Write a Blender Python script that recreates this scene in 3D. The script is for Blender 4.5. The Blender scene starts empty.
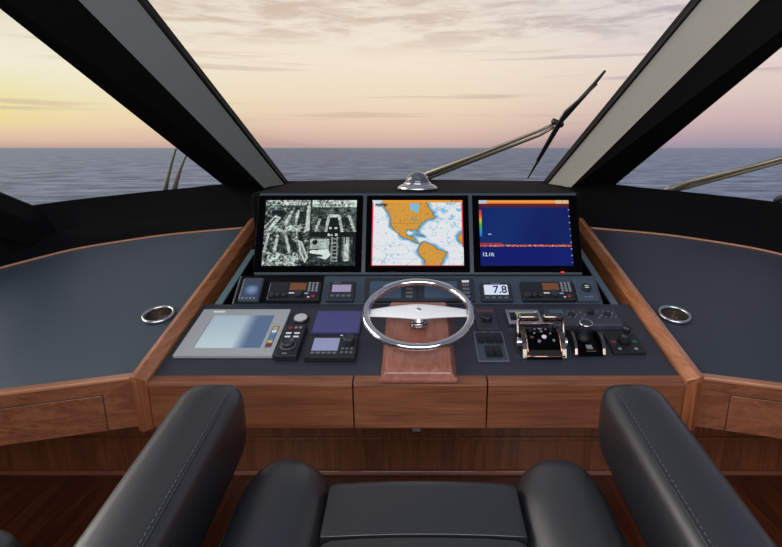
import bpy, bmesh, math, random
from mathutils import Vector, Matrix, noise
from mathutils.geometry import tessellate_polygon
random.seed(7)
sc = bpy.context.scene
col = sc.collection
R = math.radians
V3 = Vector

# ------------------------------------------------------------------ camera
F, CX, CY, TH, EZ = 500.0, 416.5, 273.5, R(14.1), 1.5
EYE = V3((0, 0, EZ))
cam_d = bpy.data.cameras.new('camera'); cam = bpy.data.objects.new('camera', cam_d); col.objects.link(cam)
cam.location = EYE; cam.rotation_euler = (R(90) - TH, 0, 0)
cam_d.sensor_width = 36; cam_d.lens = 36 * F / 782; cam_d.shift_x = -25.5 / 782; cam_d.clip_start = 0.02; cam_d.clip_end = 60000
sc.camera = cam

def ray(px, py):
    a, b = (px - CX) / F, (CY - py) / F
    return V3((a, math.cos(TH) + b * math.sin(TH), -math.sin(TH) + b * math.cos(TH)))
def at_y(px, py, Y):
    d = ray(px, py); return EYE + d * (Y / d.y)
def at_z(px, py, Z):
    d = ray(px, py); return EYE + d * ((Z - EZ) / d.z)
def at_plane(px, py, p, n):
    d = ray(px, py); return EYE + d * ((p - EYE).dot(n) / d.dot(n))

class Plane:
    """a sloping panel: x to the right, y up the slope, z off the panel"""
    def __init__(s, o, deg):
        s.o = V3(o); s.a = R(deg)
        s.u = V3((1, 0, 0)); s.v = V3((0, math.cos(s.a), math.sin(s.a))); s.n = V3((0, -math.sin(s.a), math.cos(s.a)))
    def hit(s, px, py, h=0):
        q = at_plane(px, py, s.o + s.n * h, s.n) - s.o
        return q.dot(s.u), q.dot(s.v)
    def pt(s, u, v, h=0):
        return s.o + s.u * u + s.v * v + s.n * h

P = Plane((0, 1.252, 0.90), 14.5)
vI = P.hit(416, 304)[1]
I = Plane(P.pt(0, vI), 35)
vM = I.hit(416, 275.5)[1]
M = Plane(I.pt(0, vM), 62)

# ------------------------------------------------------------------ materials
def s2l(c):
    return tuple((x / 255 / 12.92 if x / 255 <= .04045 else ((x / 255 + .055) / 1.055) ** 2.4) for x in c)
def mat(name):
    m = bpy.data.materials.new(name); m.use_nodes = True
    nt = m.node_tree
    return m, nt, nt.nodes['Principled BSDF']
def lk(nt, a, b): nt.links.new(a, b)
def simple(name, rgb, rough=.5, metal=0., spec=.5, coat=0., bump=0., bscale=200., var=.0, emit=None, es=0.):
    m, nt, b = mat(name)
    c = (*s2l(rgb), 1)
    b.inputs['Base Color'].default_value = c
    b.inputs['Roughness'].default_value = rough; b.inputs['Metallic'].default_value = metal
    b.inputs['Specular IOR Level'].default_value = spec; b.inputs['Coat Weight'].default_value = coat
    tc = nt.nodes.new('ShaderNodeTexCoord')
    nz = nt.nodes.new('ShaderNodeTexNoise'); nz.inputs['Scale'].default_value = bscale; nz.inputs['Detail'].default_value = 4
    lk(nt, tc.outputs['Object'], nz.inputs['Vector'])
    if bump:
        bp = nt.nodes.new('ShaderNodeBump'); bp.inputs['Strength'].default_value = bump; bp.inputs['Distance'].default_value = .002
        lk(nt, nz.outputs['Fac'], bp.inputs['Height']); lk(nt, bp.outputs['Normal'], b.inputs['Normal'])
    if var:
        n2 = nt.nodes.new('ShaderNodeTexNoise'); n2.inputs['Scale'].default_value = 6; n2.inputs['Detail'].default_value = 3
        lk(nt, tc.outputs['Object'], n2.inputs['Vector'])
        mx = nt.nodes.new('ShaderNodeMix'); mx.data_type = 'RGBA'
        mx.inputs['A'].default_value = tuple(x * (1 - var) for x in c[:3]) + (1,); mx.inputs['B'].default_value = tuple(x * (1 + var) for x in c[:3]) + (1,)
        lk(nt, n2.outputs['Fac'], mx.inputs['Factor']); lk(nt, mx.outputs['Result'], b.inputs['Base Color'])
    if emit:
        b.inputs['Emission Color'].default_value = (*s2l(emit), 1); b.inputs['Emission Strength'].default_value = es
    return m
def wood(name, axis, dark, mid, light, rough=.32, coat=.35, scale=1.0):
    m, nt, b = mat(name)
    tc = nt.nodes.new('ShaderNodeTexCoord'); mp = nt.nodes.new('ShaderNodeMapping')
    s = [13 * scale, 13 * scale, 13 * scale]; s['xyz'.index(axis)] = .8 * scale
    mp.inputs['Scale'].default_value = s
    lk(nt, tc.outputs['Object'], mp.inputs['Vector'])
    n1 = nt.nodes.new('ShaderNodeTexNoise'); n1.inputs['Scale'].default_value = 2.2; n1.inputs['Detail'].default_value = 5; n1.inputs['Distortion'].default_value = .7
    lk(nt, mp.outputs['Vector'], n1.inputs['Vector'])
    wv = nt.nodes.new('ShaderNodeMath'); wv.operation = 'MULTIPLY'; wv.inputs[1].default_value = 7
    lk(nt, n1.outputs['Fac'], wv.inputs[0])
    fr = nt.nodes.new('ShaderNodeMath'); fr.operation = 'PINGPONG'; fr.inputs[1].default_value = 1
    lk(nt, wv.outputs[0], fr.inputs[0])
    mp2 = nt.nodes.new('ShaderNodeMapping'); s2 = [330, 330, 330]; s2['xyz'.index(axis)] = 6
    mp2.inputs['Scale'].default_value = s2; lk(nt, tc.outputs['Object'], mp2.inputs['Vector'])
    n2 = nt.nodes.new('ShaderNodeTexNoise'); n2.inputs['Scale'].default_value = 1; n2.inputs['Detail'].default_value = 3
    lk(nt, mp2.outputs['Vector'], n2.inputs['Vector'])
    ad = nt.nodes.new('ShaderNodeMath'); ad.operation = 'MULTIPLY_ADD'; ad.inputs[1].default_value = .28
    lk(nt, fr.outputs[0], ad.inputs[0])
    h = nt.nodes.new('ShaderNodeMath'); h.operation = 'MULTIPLY'; h.inputs[1].default_value = .72
    lk(nt, n2.outputs['Fac'], h.inputs[0]); lk(nt, h.outputs[0], ad.inputs[2])
    cr = nt.nodes.new('ShaderNodeValToRGB')
    cr.color_ramp.elements[0].position = .15; cr.color_ramp.elements[0].color = (*s2l(dark), 1)
    cr.color_ramp.elements[1].position = .85; cr.color_ramp.elements[1].color = (*s2l(light), 1)
    e = cr.color_ramp.elements.new(.5); e.color = (*s2l(mid), 1)
    lk(nt, ad.outputs[0], cr.inputs['Fac']); lk(nt, cr.outputs['Color'], b.inputs['Base Color'])
    b.inputs['Roughness'].default_value = rough; b.inputs['Coat Weight'].default_value = coat; b.inputs['Coat Roughness'].default_value = .2
    bp = nt.nodes.new('ShaderNodeBump'); bp.inputs['Strength'].default_value = .08; bp.inputs['Distance'].default_value = .001
    lk(nt, n2.outputs['Fac'], bp.inputs['Height']); lk(nt, bp.outputs['Normal'], b.inputs['Normal'])
    return m
WD, WM, WL = (78, 44, 29), (117, 70, 46), (143, 91, 62)
M_wx = wood('walnut_across', 'x', WD, WM, WL)
M_wy = wood('walnut_along', 'y', WD, WM, WL)
M_wz = wood('walnut_upright', 'z', (74, 40, 25), (122, 70, 44), (150, 92, 60), scale=.8)
M_rail = wood('walnut_rail', 'y', (124, 74, 46), (162, 102, 66), (184, 124, 86), rough=.26, coat=.6)
M_plinth = wood('walnut_plinth', 'y', (124, 74, 60), (152, 96, 80), (168, 112, 96), rough=.28, coat=.5, scale=1.3)
M_edge = simple('edge_wood', (165, 110, 80), .35, coat=.3, var=.2)
M_floor = wood('floor_planks', 'y', (44, 20, 12), (84, 42, 26), (112, 60, 38), rough=.35, coat=.2, scale=.7)
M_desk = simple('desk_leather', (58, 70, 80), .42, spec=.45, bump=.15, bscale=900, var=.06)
M_cons = simple('console_leather', (44, 48, 58), .42, spec=.45, bump=.15, bscale=900, var=.05)
M_slate = simple('slate_paint', (58, 69, 82), .38, spec=.5, var=.08)
M_teal = simple('teal_ledge', (96, 124, 130), .4, var=.1)
M_greyledge = simple('grey_ledge', (86, 104, 120), .4, var=.1)
M_black = simple('black_fabric', (11, 11, 13), .8, spec=.08, bump=.2, bscale=600, var=.15)
M_pit = simple('matte_black', (10, 10, 12), .8, spec=.1, var=.1)
M_pillar = simple('pillar_black', (11, 10, 11), .75, spec=.12, bump=.1, bscale=500)
M_pface = simple('pillar_lining_shaded', (134, 141, 138), .75, spec=.25, bump=.1, bscale=900, var=.05)  # left pillar: lining colour lowered for its shaded side
M_pface_r = simple('pillar_lining_lit', (206, 203, 190), .75, spec=.25, bump=.1, bscale=900, var=.05)  # same lining, light from the left put into a paler, warmer colour
M_rubber = simple('rubber', (18, 17, 16), .6, spec=.25, var=.1)
M_leather = simple('black_leather', (25, 28, 33), .34, spec=1.0, bump=.12, bscale=700, var=.1)
M_stitch = simple('stitching', (66, 72, 78), .7, var=.1)
M_chrome = simple('chrome', (225, 226, 228), .09, metal=1, var=.02)
M_satin = simple('satin_steel', (205, 208, 210), .28, metal=1, var=.04)
M_silver = simple('silver_plastic', (158, 164, 168), .4, spec=.5, var=.03)
M_plas = simple('black_plastic', (27, 29, 34), .38, spec=.5, var=.1)
M_plas2 = simple('charcoal_plastic', (40, 44, 52), .42, spec=.5, var=.1)
M_bluebox = simple('blue_grey_plastic', (58, 72, 90), .42, spec=.5, var=.1)
M_gloss = simple('black_glass', (5, 5, 6), .08, spec=.05, var=.05)
M_btn = simple('button_grey', (92, 98, 108), .45, var=.1)
M_key = simple('key_grey', (128, 132, 140), .45, var=.1)
M_white = simple('white_mark', (225, 226, 228), .5, var=.02)
M_red = simple('red_button', (132, 40, 48), .4, var=.1, emit=(160, 30, 40), es=.02)
M_green = simple('green_mark', (40, 100, 70), .4, var=.1)
M_led = simple('red_led', (255, 40, 30), .4, emit=(255, 30, 20), es=.9, var=.05)
M_orange = simple('orange_lcd', (112, 68, 40), .3, var=.3, emit=(150, 90, 50), es=.1)
M_pinklcd = simple('lilac_lcd', (150, 140, 170), .2, var=.05, emit=(165, 150, 190), es=.22)
M_lcdblue = simple('pale_blue_lcd', (120, 145, 185), .2, var=.1, emit=(120, 150, 200), es=.35)
M_purple = simple('violet_glass', (52, 53, 96), .15, spec=.5, var=.05, emit=(66, 68, 118), es=.35)
M_purpleedge = simple('violet_edge', (46, 44, 84), .3, var=.05)
M_lavlcd = simple('lavender_lcd', (128, 134, 162), .2, var=.05, emit=(150, 160, 205), es=.22)
M_greenlcd = simple('olive_lcd', (130, 150, 110), .3, var=.1, emit=(130, 150, 110), es=.3)
M_whitelcd = simple('white_lcd', (205, 215, 228), .3, var=.03, emit=(205, 218, 235), es=.3)
M_navy = simple('navy_digits', (28, 34, 82), .5, var=.05)
M_bluelcd = simple('steel_blue_lcd', (52, 70, 88), .12, var=.05, emit=(58, 80, 102), es=.2)
M_blue = simple('blue_button', (84, 130, 180), .4, var=.1)
M_yellow = simple('yellow_button', (190, 180, 110), .4, var=.1)
M_dkchrome = simple('dark_chrome', (128, 120, 116), .2, metal=1, var=.3)
M_copper_refl = simple('warm_reflection_metal', (190, 150, 135), .16, metal=1, var=.15)  # warm reflections put into the metal colour; plain copper on the label bar
M_wiper = simple('wiper_metal', (150, 144, 128), .35, metal=.6, var=.1)
M_wiperblk = simple('wiper_black', (24, 26, 25), .5, var=.1)
M_wiperbr = simple('wiper_bronze', (112, 106, 84), .6, metal=0, var=.1)

def paint_mat(name, es, base=.0):
    m, nt, b = mat(name)
    at = nt.nodes.new('ShaderNodeAttribute'); at.attribute_name = 'Col'
    b.inputs['Base Color'].default_value = (.01, .01, .012, 1); b.inputs['Roughness'].default_value = .15; b.inputs['Specular IOR Level'].default_value = .03
    lk(nt, at.outputs['Color'], b.inputs['Emission Color']); b.inputs['Emission Strength'].default_value = es
    if base: lk(nt, at.outputs['Color'], b.inputs['Base Color'])
    return m
M_paint = paint_mat('screen_picture', .92)
M_paintdim = paint_mat('screen_picture_dim', .45, 1)

# glass
M_glass, nt, b = mat('window_glass'); nt.nodes.remove(b)
tr = nt.nodes.new('ShaderNodeBsdfTransparent'); gl = nt.nodes.new('ShaderNodeBsdfGlossy'); gl.inputs['Roughness'].default_value = .02
fz = nt.nodes.new('ShaderNodeFresnel'); fz.inputs['IOR'].default_value = 1.25
mm = nt.nodes.new('ShaderNodeMath'); mm.operation = 'MULTIPLY'; mm.inputs[1].default_value = .15
ms = nt.nodes.new('ShaderNodeMixShader'); lk(nt, fz.outputs[0], mm.inputs[0]); lk(nt, mm.outputs[0], ms.inputs[0])
lk(nt, tr.outputs[0], ms.inputs[1]); lk(nt, gl.outputs[0], ms.inputs[2]); lk(nt, ms.outputs[0], nt.nodes['Material Output'].inputs['Surface'])
# compass dome glass
M_dome, nt, b = mat('dome_glass')
b.inputs['Base Color'].default_value = (*s2l((70, 80, 90)), 1); b.inputs['Roughness'].default_value = .05; b.inputs['Coat Weight'].default_value = 1
tc = nt.nodes.new('ShaderNodeTexCoord'); wv = nt.nodes.new('ShaderNodeTexNoise'); wv.inputs['Scale'].default_value = 40
lk(nt, tc.outputs['Object'], wv.inputs['Vector'])
cr = nt.nodes.new('ShaderNodeValToRGB'); cr.color_ramp.elements[0].color = (*s2l((40, 46, 52)), 1); cr.color_ramp.elements[1].color = (*s2l((110, 118, 126)), 1)
lk(nt, wv.outputs['Fac'], cr.inputs['Fac']); lk(nt, cr.outputs['Color'], b.inputs['Base Color'])

# ------------------------------------------------------------------ object helpers
def props(o, label=None, cat=None, group=None, kind=None):
    if label: o['label'] = label
    if cat: o['category'] = cat
    if group: o['group'] = group
    if kind: o['kind'] = kind
    return o
def empty(name, loc, rot=(0, 0, 0), label=None, cat=None, group=None):
    o = bpy.data.objects.new(name, None); col.objects.link(o); o.location = loc; o.rotation_euler = rot
    o.empty_display_size = .05
    return props(o, label, cat, group)
class MB:
    def __init__(s): s.bm = bmesh.new()
    def face(s, pts):
        vs = [s.bm.verts.new(p) for p in pts]
        return s.bm.faces.new(vs)
    def box(s, lo, hi, mtx=None):
        (x0, y0, z0), (x1, y1, z1) = lo, hi
        c = [V3(p) for p in ((x0, y0, z0), (x1, y0, z0), (x1, y1, z0), (x0, y1, z0), (x0, y0, z1), (x1, y0, z1), (x1, y1, z1), (x0, y1, z1))]
        if mtx: c = [mtx @ p for p in c]
        v = [s.bm.verts.new(p) for p in c]
        for f in ((3, 2, 1, 0), (4, 5, 6, 7), (0, 1, 5, 4), (1, 2, 6, 5), (2, 3, 7, 6), (3, 0, 4, 7)):
            s.bm.faces.new([v[i] for i in f])
        return s
    def loft(s, rings, closed=True, caps=True):
        vr = [[s.bm.verts.new(p) for p in r] for r in rings]
        n = len(rings[0])
        for a, c in zip(vr, vr[1:]):
            for i in range(n if closed else n - 1):
                j = (i + 1) % n
                s.bm.faces.new((a[i], a[j], c[j], c[i]))
        if caps and closed:
            s.bm.faces.new(list(reversed(vr[0]))); s.bm.faces.new(vr[-1])
        return s
    def prism(s, prof, axis, a, b):
        """profile of 2-D points extruded along an axis from a to b"""
        def mk(p, t):
            return {'x': V3((t, p[0], p[1])), 'y': V3((p[0], t, p[1])), 'z': V3((p[0], p[1], t))}[axis]
        return s.loft([[mk(p, a) for p in prof], [mk(p, b) for p in prof]])
    def tube(s, pts, r, n=10, up=None):
        pts = [V3(p) for p in pts]; rs = r if isinstance(r, (list, tuple)) else [r] * len(pts)
        rings = []; prev = None
        for i, p in enumerate(pts):
            t = (pts[min(i + 1, len(pts) - 1)] - pts[max(i - 1, 0)]).normalized()
            if prev is None:
                prev = t.orthogonal().normalized()
            x = (prev - t * prev.dot(t)).normalized(); prev = x; y = t.cross(x)
            rings.append([p + (x * math.cos(2 * math.pi * k / n) + y * math.sin(2 * math.pi * k / n)) * rs[i] for k in range(n)])
        return s.loft(rings)
    def lathe(s, prof, o=(0, 0, 0), n=24, ax=None):
        """profile of (radius, height) around z of frame ax at o"""
        o = V3(o); m = ax or Matrix.Identity(3)
        rings = [[o + m @ V3((r * math.cos(2 * math.pi * k / n), r * math.sin(2 * math.pi * k / n), h)) for k in range(n)] for r, h in prof]
        return s.loft(rings)
    def torus(s, o, Rm, r, n=64, k=14, ax=None):
        o = V3(o); m = ax or Matrix.Identity(3); vr = []
        for i in range(n):
            a = 2 * math.pi * i / n
            vr.append([s.bm.verts.new(o + m @ V3(((Rm + r * math.cos(2 * math.pi * j / k)) * math.cos(a), (Rm + r * math.cos(2 * math.pi * j / k)) * math.sin(a), r * math.sin(2 * math.pi * j / k)))) for j in range(k)])
        for i in range(n):
            for j in range(k):
                a, c = vr[i], vr[(i + 1) % n]; q = (j + 1) % k
                s.bm.faces.new((a[j], c[j], c[q], a[q]))
        return s
    def build(s, name, m, parent=None, smooth=False, bevel=0, seg=2, sub=0, **kw):
        bmesh.ops.remove_doubles(s.bm, verts=s.bm.verts, dist=1e-6)
        bmesh.ops.recalc_face_normals(s.bm, faces=s.bm.faces)
        me = bpy.data.meshes.new(name); s.bm.to_mesh(me); s.bm.free()
        me.materials.append(m)
        o = bpy.data.objects.new(name, me); col.objects.link(o)
        if parent: o.parent = parent
        if smooth:
            for p in me.polygons: p.use_smooth = True
            if smooth == 'auto': me.set_sharp_from_angle(angle=R(40))
        if bevel:
            bv = o.modifiers.new('bevel', 'BEVEL'); bv.width = bevel; bv.segments = seg; bv.limit_method = 'ANGLE'; bv.angle_limit = R(35)
            bv.harden_normals = False
        if sub:
            sb = o.modifiers.new('sub', 'SUBSURF'); sb.levels = sub; sb.render_levels = sub
        return props(o, kw.get('label'), kw.get('cat'), kw.get('group'), kw.get('kind'))
def copy_tree(o, parent=None):
    c = o.copy(); col.objects.link(c)
    if parent: c.parent = parent
    for ch in list(o.children): copy_tree(ch, c)
    return c
def text(body, name, m, parent, loc, size, sx=1.0, depth=.0004, align='LEFT'):
    cu = bpy.data.curves.new(name, 'FONT'); cu.body = body; cu.size = size; cu.extrude = depth; cu.align_x = align; cu.align_y = 'CENTER'; cu.offset = size * .012
    t = bpy.data.objects.new(name + '_tmp', cu); col.objects.link(t)
    dg = bpy.context.evaluated_depsgraph_get(); me = bpy.data.meshes.new_from_object(t.evaluated_get(dg))
    bpy.data.objects.remove(t); me.materials.clear(); me.materials.append(m)
    o = bpy.data.objects.new(name, me); col.objects.link(o); o.parent = parent; o.location = loc; o.scale = (sx, 1, 1)
    return o
def paint(name, m, parent, x0, y0, x1, y1, z, nx, ny, fn):
    """a small flat screen whose picture is stored as face colours; fn(u, v) with v down"""
    verts = [(x0 + (x1 - x0) * i / nx, y1 + (y0 - y1) * j / ny, z) for j in range(ny + 1) for i in range(nx + 1)]
    faces = [(j * (nx + 1) + i, (j + 1) * (nx + 1) + i, (j + 1) * (nx + 1) + i + 1, j * (nx + 1) + i + 1) for j in range(ny) for i in range(nx)]
    me = bpy.data.meshes.new(name); me.from_pydata(verts, [], faces); me.materials.append(m)
    at = me.color_attributes.new('Col', 'FLOAT_COLOR', 'CORNER')
    buf = []
    for j in range(ny):
        for i in range(nx):
            c = (*s2l(fn((i + .5) / nx, (j + .5) / ny)), 1.0); buf += c * 4
    at.data.foreach_set('color', buf)
    o = bpy.data.objects.new(name, me); col.objects.link(o); o.parent = parent
    return o

class Dev:
    """an instrument on a panel: footprint from picture coordinates cast onto its panel"""
    def __init__(s, name, label, cat, pl, xl, xr, y0, y1, h=0, group=None, lift=.0008):
        ym = (y0 + y1) / 2; xm = (xl + xr) / 2
        u0, u1 = pl.hit(xl, ym, h)[0], pl.hit(xr, ym, h)[0]; v1, v0 = pl.hit(xm, y0, h)[1], pl.hit(xm, y1, h)[1]
        if pl is I: v0 = max(v0, .0035); v1 = min(v1, vM - .004)
        s.w, s.h = u1 - u0, v1 - v0; s.z = h
        s.root = empty(name, pl.pt((u0 + u1) / 2, (v0 + v1) / 2, lift), (pl.a, 0, 0), label, cat, group)
    def xy(s, fx, fy): return (fx - .5) * s.w, (.5 - fy) * s.h
    def box(s, part, m, x0, y0, x1, y1, z0, z1, bevel=.0015, parent=None, taper=0, **kw):
        a, d = s.xy(x0, y1); c, e = s.xy(x1, y0)
        mb = MB()
        if taper:
            t = taper
            mb.loft([[V3((a, d, z0)), V3((c, d, z0)), V3((c, e, z0)), V3((a, e, z0))], [V3((a + t, d + t, z1)), V3((c - t, d + t, z1)), V3((c - t, e - t, z1)), V3((a + t, e - t, z1))]])
        else: mb.box((a, d, z0), (c, e, z1))
        return mb.build(part, m, parent or s.root, bevel=bevel, **kw)
    def frame(s, part, m, x0, y0, x1, y1, ix0, iy0, ix1, iy1, z0, z1, bevel=.001, **kw):
        a, d = s.xy(x0, y1); c, e = s.xy(x1, y0); ia, id_ = s.xy(ix0, iy1); ic, ie = s.xy(ix1, iy0)
        mb = MB(); bm = mb.bm
        def ring(q, z): return [bm.verts.new((x, y, z)) for x, y in q]
        out = [(a, d), (c, d), (c, e), (a, e)]; inn = [(ia, id_), (ic, id_), (ic, ie), (ia, ie)]
        ob, ot, it, ib = ring(out, z0), ring(out, z1), ring(inn, z1), ring(inn, z0)
        for A, B in ((ob, ot), (ot, it), (it, ib), (ib, ob)):
            for i in range(4):
                j = (i + 1) % 4; bm.faces.new((A[i], A[j], B[j], B[i]))
        return mb.build(part, m, s.root, bevel=bevel, **kw)
    def knob(s, part, m, fx, fy, r, z0, z1, parent=None, n=20, dish=0, **kw):
        x, y = s.xy(fx, fy)
        pr = [(r, z0), (r, z0 + (z1 - z0) * .8), (r * .88, z1), (r * .5, z1 - dish), (.0001, z1 - dish)]
        return MB().lathe([(.0001, z0)] + pr, (x, y, 0), n).build(part, m, parent or s.root, smooth=False, **kw)
    def txt(s, body, part, m, fx, fy, size, z, sx=1.0, align='LEFT', parent=None):
        x, y = s.xy(fx, fy); return text(body, part, m, parent or s.root, (x, y, z), size, sx, align=align)

# ------------------------------------------------------------------ world: dusk sky
w = bpy.data.worlds.new('dusk'); sc.world = w; w.use_nodes = True; nt = w.node_tree; nt.nodes.clear()
out = nt.nodes.new('ShaderNodeOutputWorld'); bg = nt.nodes.new('ShaderNodeBackground'); lk(nt, bg.outputs[0], out.inputs[0])
tc = nt.nodes.new('ShaderNodeTexCoord'); sp = nt.nodes.new('ShaderNodeSeparateXYZ'); lk(nt, tc.outputs['Generated'], sp.inputs[0])
def math_n(op, a, b_=None, c=None):
    n = nt.nodes.new('ShaderNodeMath'); n.operation = op
    for i, q in enumerate((a, b_, c)):
        if q is None: continue
        if isinstance(q, (int, float)): n.inputs[i].default_value = q
        else: lk(nt, q, n.inputs[i])
    return n.outputs[0]
def mrange(v, a, b_, c=0., d=1.):
    n = nt.nodes.new('ShaderNodeMapRange'); n.interpolation_type = 'SMOOTHSTEP'
    lk(nt, v, n.inputs[0]); n.inputs[1].default_value = a; n.inputs[2].default_value = b_; n.inputs[3].default_value = c; n.inputs[4].default_value = d
    return n.outputs[0]
az = math_n('ARCTAN2', sp.outputs['X'], sp.outputs['Y'])
el = math_n('DIVIDE', sp.outputs['Z'], .6)
def ramp(stops):
    n = nt.nodes.new('ShaderNodeValToRGB'); n.color_ramp.interpolation = 'LINEAR'
    e = n.color_ramp.elements
    while len(e) > 1: e.remove(e[-1])
    e[0].position = stops[0][0] / .6; e[0].color = (*s2l(stops[0][1]), 1)
    for p, c in stops[1:]:
        q = e.new(min(1, p / .6)); q.color = (*s2l(c), 1)
    lk(nt, el, n.inputs[0]); return n.outputs[0]
ZEN = (104, 120, 146)
rl = ramp([(0, (196, 160, 150)), (.012, (222, 188, 166)), (.035, (236, 212, 172)), (.06, (239, 225, 178)), (.09, (239, 231, 196)), (.13, (240, 236, 212)), (.17, (236, 230, 208)), (.27, (226, 214, 196)), (.42, (176, 182, 194)), (.6, ZEN)])
rc = ramp([(0, (198, 168, 166)), (.015, (218, 184, 172)), (.045, (233, 205, 180)), (.09, (240, 221, 193)), (.15, (243, 229, 208)), (.2, (240, 228, 212)), (.27, (232, 220, 208)), (.42, (176, 182, 194)), (.6, ZEN)])
rr = ramp([(0, (152, 146, 164)), (.012, (172, 154, 168)), (.045, (204, 178, 178)), (.09, (222, 200, 192)), (.14, (228, 212, 206)), (.2, (222, 212, 212)), (.27, (210, 204, 208)), (.42, (160, 168, 186)), (.6, ZEN)])
def mixc(f, a, b_):
    n = nt.nodes.new('ShaderNodeMix'); n.data_type = 'RGBA'; 
    if isinstance(f, (int, float)): n.inputs['Factor'].default_value = f
    else: lk(nt, f, n.inputs['Factor'])
    for k, q in (('A', a), ('B', b_)):
        if isinstance(q, tuple): n.inputs[k].default_value = q
        else: lk(nt, q, n.inputs[k])
    return n.outputs['Result']
skyc = mixc(mrange(az, -.68, -.2), rl, rc)
skyc = mixc(mrange(az, -.02, .58), skyc, rr)
glow = math_n('MULTIPLY', mrange(az, -.52, -.72), math_n('MULTIPLY', mrange(sp.outputs['Z'], .015, .05), mrange(sp.outputs['Z'], .12, .07)))
skyc = mixc(math_n('MULTIPLY', glow, .35), skyc, (*s2l((236, 222, 112)), 1))
# stratus streaks
cm = nt.nodes.new('ShaderNodeCombineXYZ'); lk(nt, az, cm.inputs[0]); lk(nt, math_n('MULTIPLY', sp.outputs['Z'], 6.5), cm.inputs[1])
def nz(scale, detail, rough, dist, vec):
    n = nt.nodes.new('ShaderNodeTexNoise'); n.inputs['Scale'].default_value = scale; n.inputs['Detail'].default_value = detail
    n.inputs['Roughness'].default_value = rough; n.inputs['Distortion'].default_value = dist; lk(nt, vec, n.inputs['Vector']); return n.outputs['Fac']
n1 = nz(6.5, 9, .68, .35, cm.outputs[0])
cl = mrange(n1, .42, .62)
hi = mrange(sp.outputs['Z'], .15, .215)
cl1 = math_n('MULTIPLY', math_n('MULTIPLY', cl, hi), .8)
cm2 = nt.nodes.new('ShaderNodeCombineXYZ'); lk(nt, math_n('MULTIPLY', az, .9), cm2.inputs[0]); lk(nt, math_n('MULTIPLY', sp.outputs['Z'], 24), cm2.inputs[1]); cm2.inputs[2].default_value = 3.3
n2 = nz(2.6, 4, .5, .2, cm2.outputs[0])
lo = math_n('MULTIPLY', mrange(sp.outputs['Z'], .02, .06), mrange(sp.outputs['Z'], .24, .16))
cl2 = math_n('MULTIPLY', math_n('MULTIPLY', mrange(n2, .58, .7), lo), .6)
dark = mixc(mrange(az, -.1, .55), (*s2l((208, 184, 166)), 1), (*s2l((176, 164, 172)), 1))
skyc = mixc(cl1, skyc, dark); skyc = mixc(cl2, skyc, dark)
n3 = nz(9, 6, .6, .4, cm.outputs[0])
skyc = mixc(math_n('MULTIPLY', math_n('MULTIPLY', mrange(n3, .55, .7), hi), .35), skyc, (*s2l((240, 228, 214)), 1))
# the sky behind the bridge is dimmer and bluer
skyc = mixc(mrange(math_n('ABSOLUTE', az), 1.0, 2.2, 0, .8), skyc, (*s2l((96, 108, 132)), 1))
lk(nt, skyc, bg.inputs[0]); bg.inputs[1].default_value = 1.0

# ------------------------------------------------------------------ sea
m, nt, b = mat('sea_water')
tc = nt.nodes.new('ShaderNodeTexCoord')
mp = nt.nodes.new('ShaderNodeMapping'); mp.inputs['Scale'].default_value = (.18, .42, 1); lk(nt, tc.outputs['Object'], mp.inputs['Vector'])
a1 = nt.nodes.new('ShaderNodeTexNoise'); a1.inputs['Scale'].default_value = 1.0; a1.inputs['Detail'].default_value = 7; a1.inputs['Roughness'].default_value = .62; lk(nt, mp.outputs[0], a1.inputs['Vector'])
bp = nt.nodes.new('ShaderNodeBump'); bp.inputs['Strength'].default_value = .75; bp.inputs['Distance'].default_value = 1.1
lk(nt, a1.outputs['Fac'], bp.inputs['Height']); lk(nt, bp.outputs[0], b.inputs['Normal'])
mp2 = nt.nodes.new('ShaderNodeMapping'); mp2.inputs['Scale'].default_value = (.10, .17, 1); lk(nt, tc.outputs['Object'], mp2.inputs['Vector'])
a2 = nt.nodes.new('ShaderNodeTexNoise'); a2.inputs['Scale'].default_value = 1.0; a2.inputs['Detail'].default_value = 8; a2.inputs['Roughness'].default_value = .62; lk(nt, mp2.outputs[0], a2.inputs['Vector'])
cr = nt.nodes.new('ShaderNodeValToRGB')
cr.color_ramp.elements[0].position = .38; cr.color_ramp.elements[0].color = (*s2l((28, 66, 118)), 1)
cr.color_ramp.elements[1].position = .62; cr.color_ramp.elements[1].color = (*s2l((146, 168, 196)), 1)
lk(nt, a2.outputs['Fac'], cr.inputs['Fac']); lk(nt, cr.outputs[0], b.inputs['Base Color'])
b.inputs['Roughness'].default_value = .38; b.inputs['IOR'].default_value = 1.33; b.inputs['Specular IOR Level'].default_value = .30
mb = MB(); S = 40000
mb.face([(-S, -200, -5), (S, -200, -5), (S, S, -5), (-S, S, -5)])
mb.build('sea', m, kind='structure', label='calm blue grey sea reaching to the horizon', cat='sea')

# ------------------------------------------------------------------ cabin shell
FZ, WY = .2, 1.8
MB().box((-2.0, -1.2, FZ - .05), (2.0, WY + .1, FZ)).build('floor', M_floor, kind='structure', label='dark reddish wooden plank floor', cat='floor')
MB().box((-1.95, WY, FZ), (1.95, WY + .04, .985)).build('wall_front', M_wz, kind='structure', label='dark walnut panelled wall under the helm console', cat='wall')
M_base = simple('baseboard_wood', (128, 76, 58), .4, coat=.3, var=.2)
mb = MB(); mb.prism([(WY - .018, FZ), (WY, FZ), (WY, FZ + .016), (WY - .012, FZ + .016)], 'x', -1.9, 1.9)
mb.build('baseboard_front', M_base, kind='structure', bevel=.003, label='light wooden strip along the foot of the panelled wall', cat='baseboard')
zt = at_y(416, 439, WY).z
mb = MB()
for x0, x1 in ((-1.9, -.78), (-.775, .775), (.78, 1.9)):
    mb.box((x0, WY - .012, zt), (x1, WY, zt + .012))
mb.build('trim_1', M_wz, kind='structure', bevel=.003, label='thin wooden ledge across the panelled wall', cat='trim')
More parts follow.
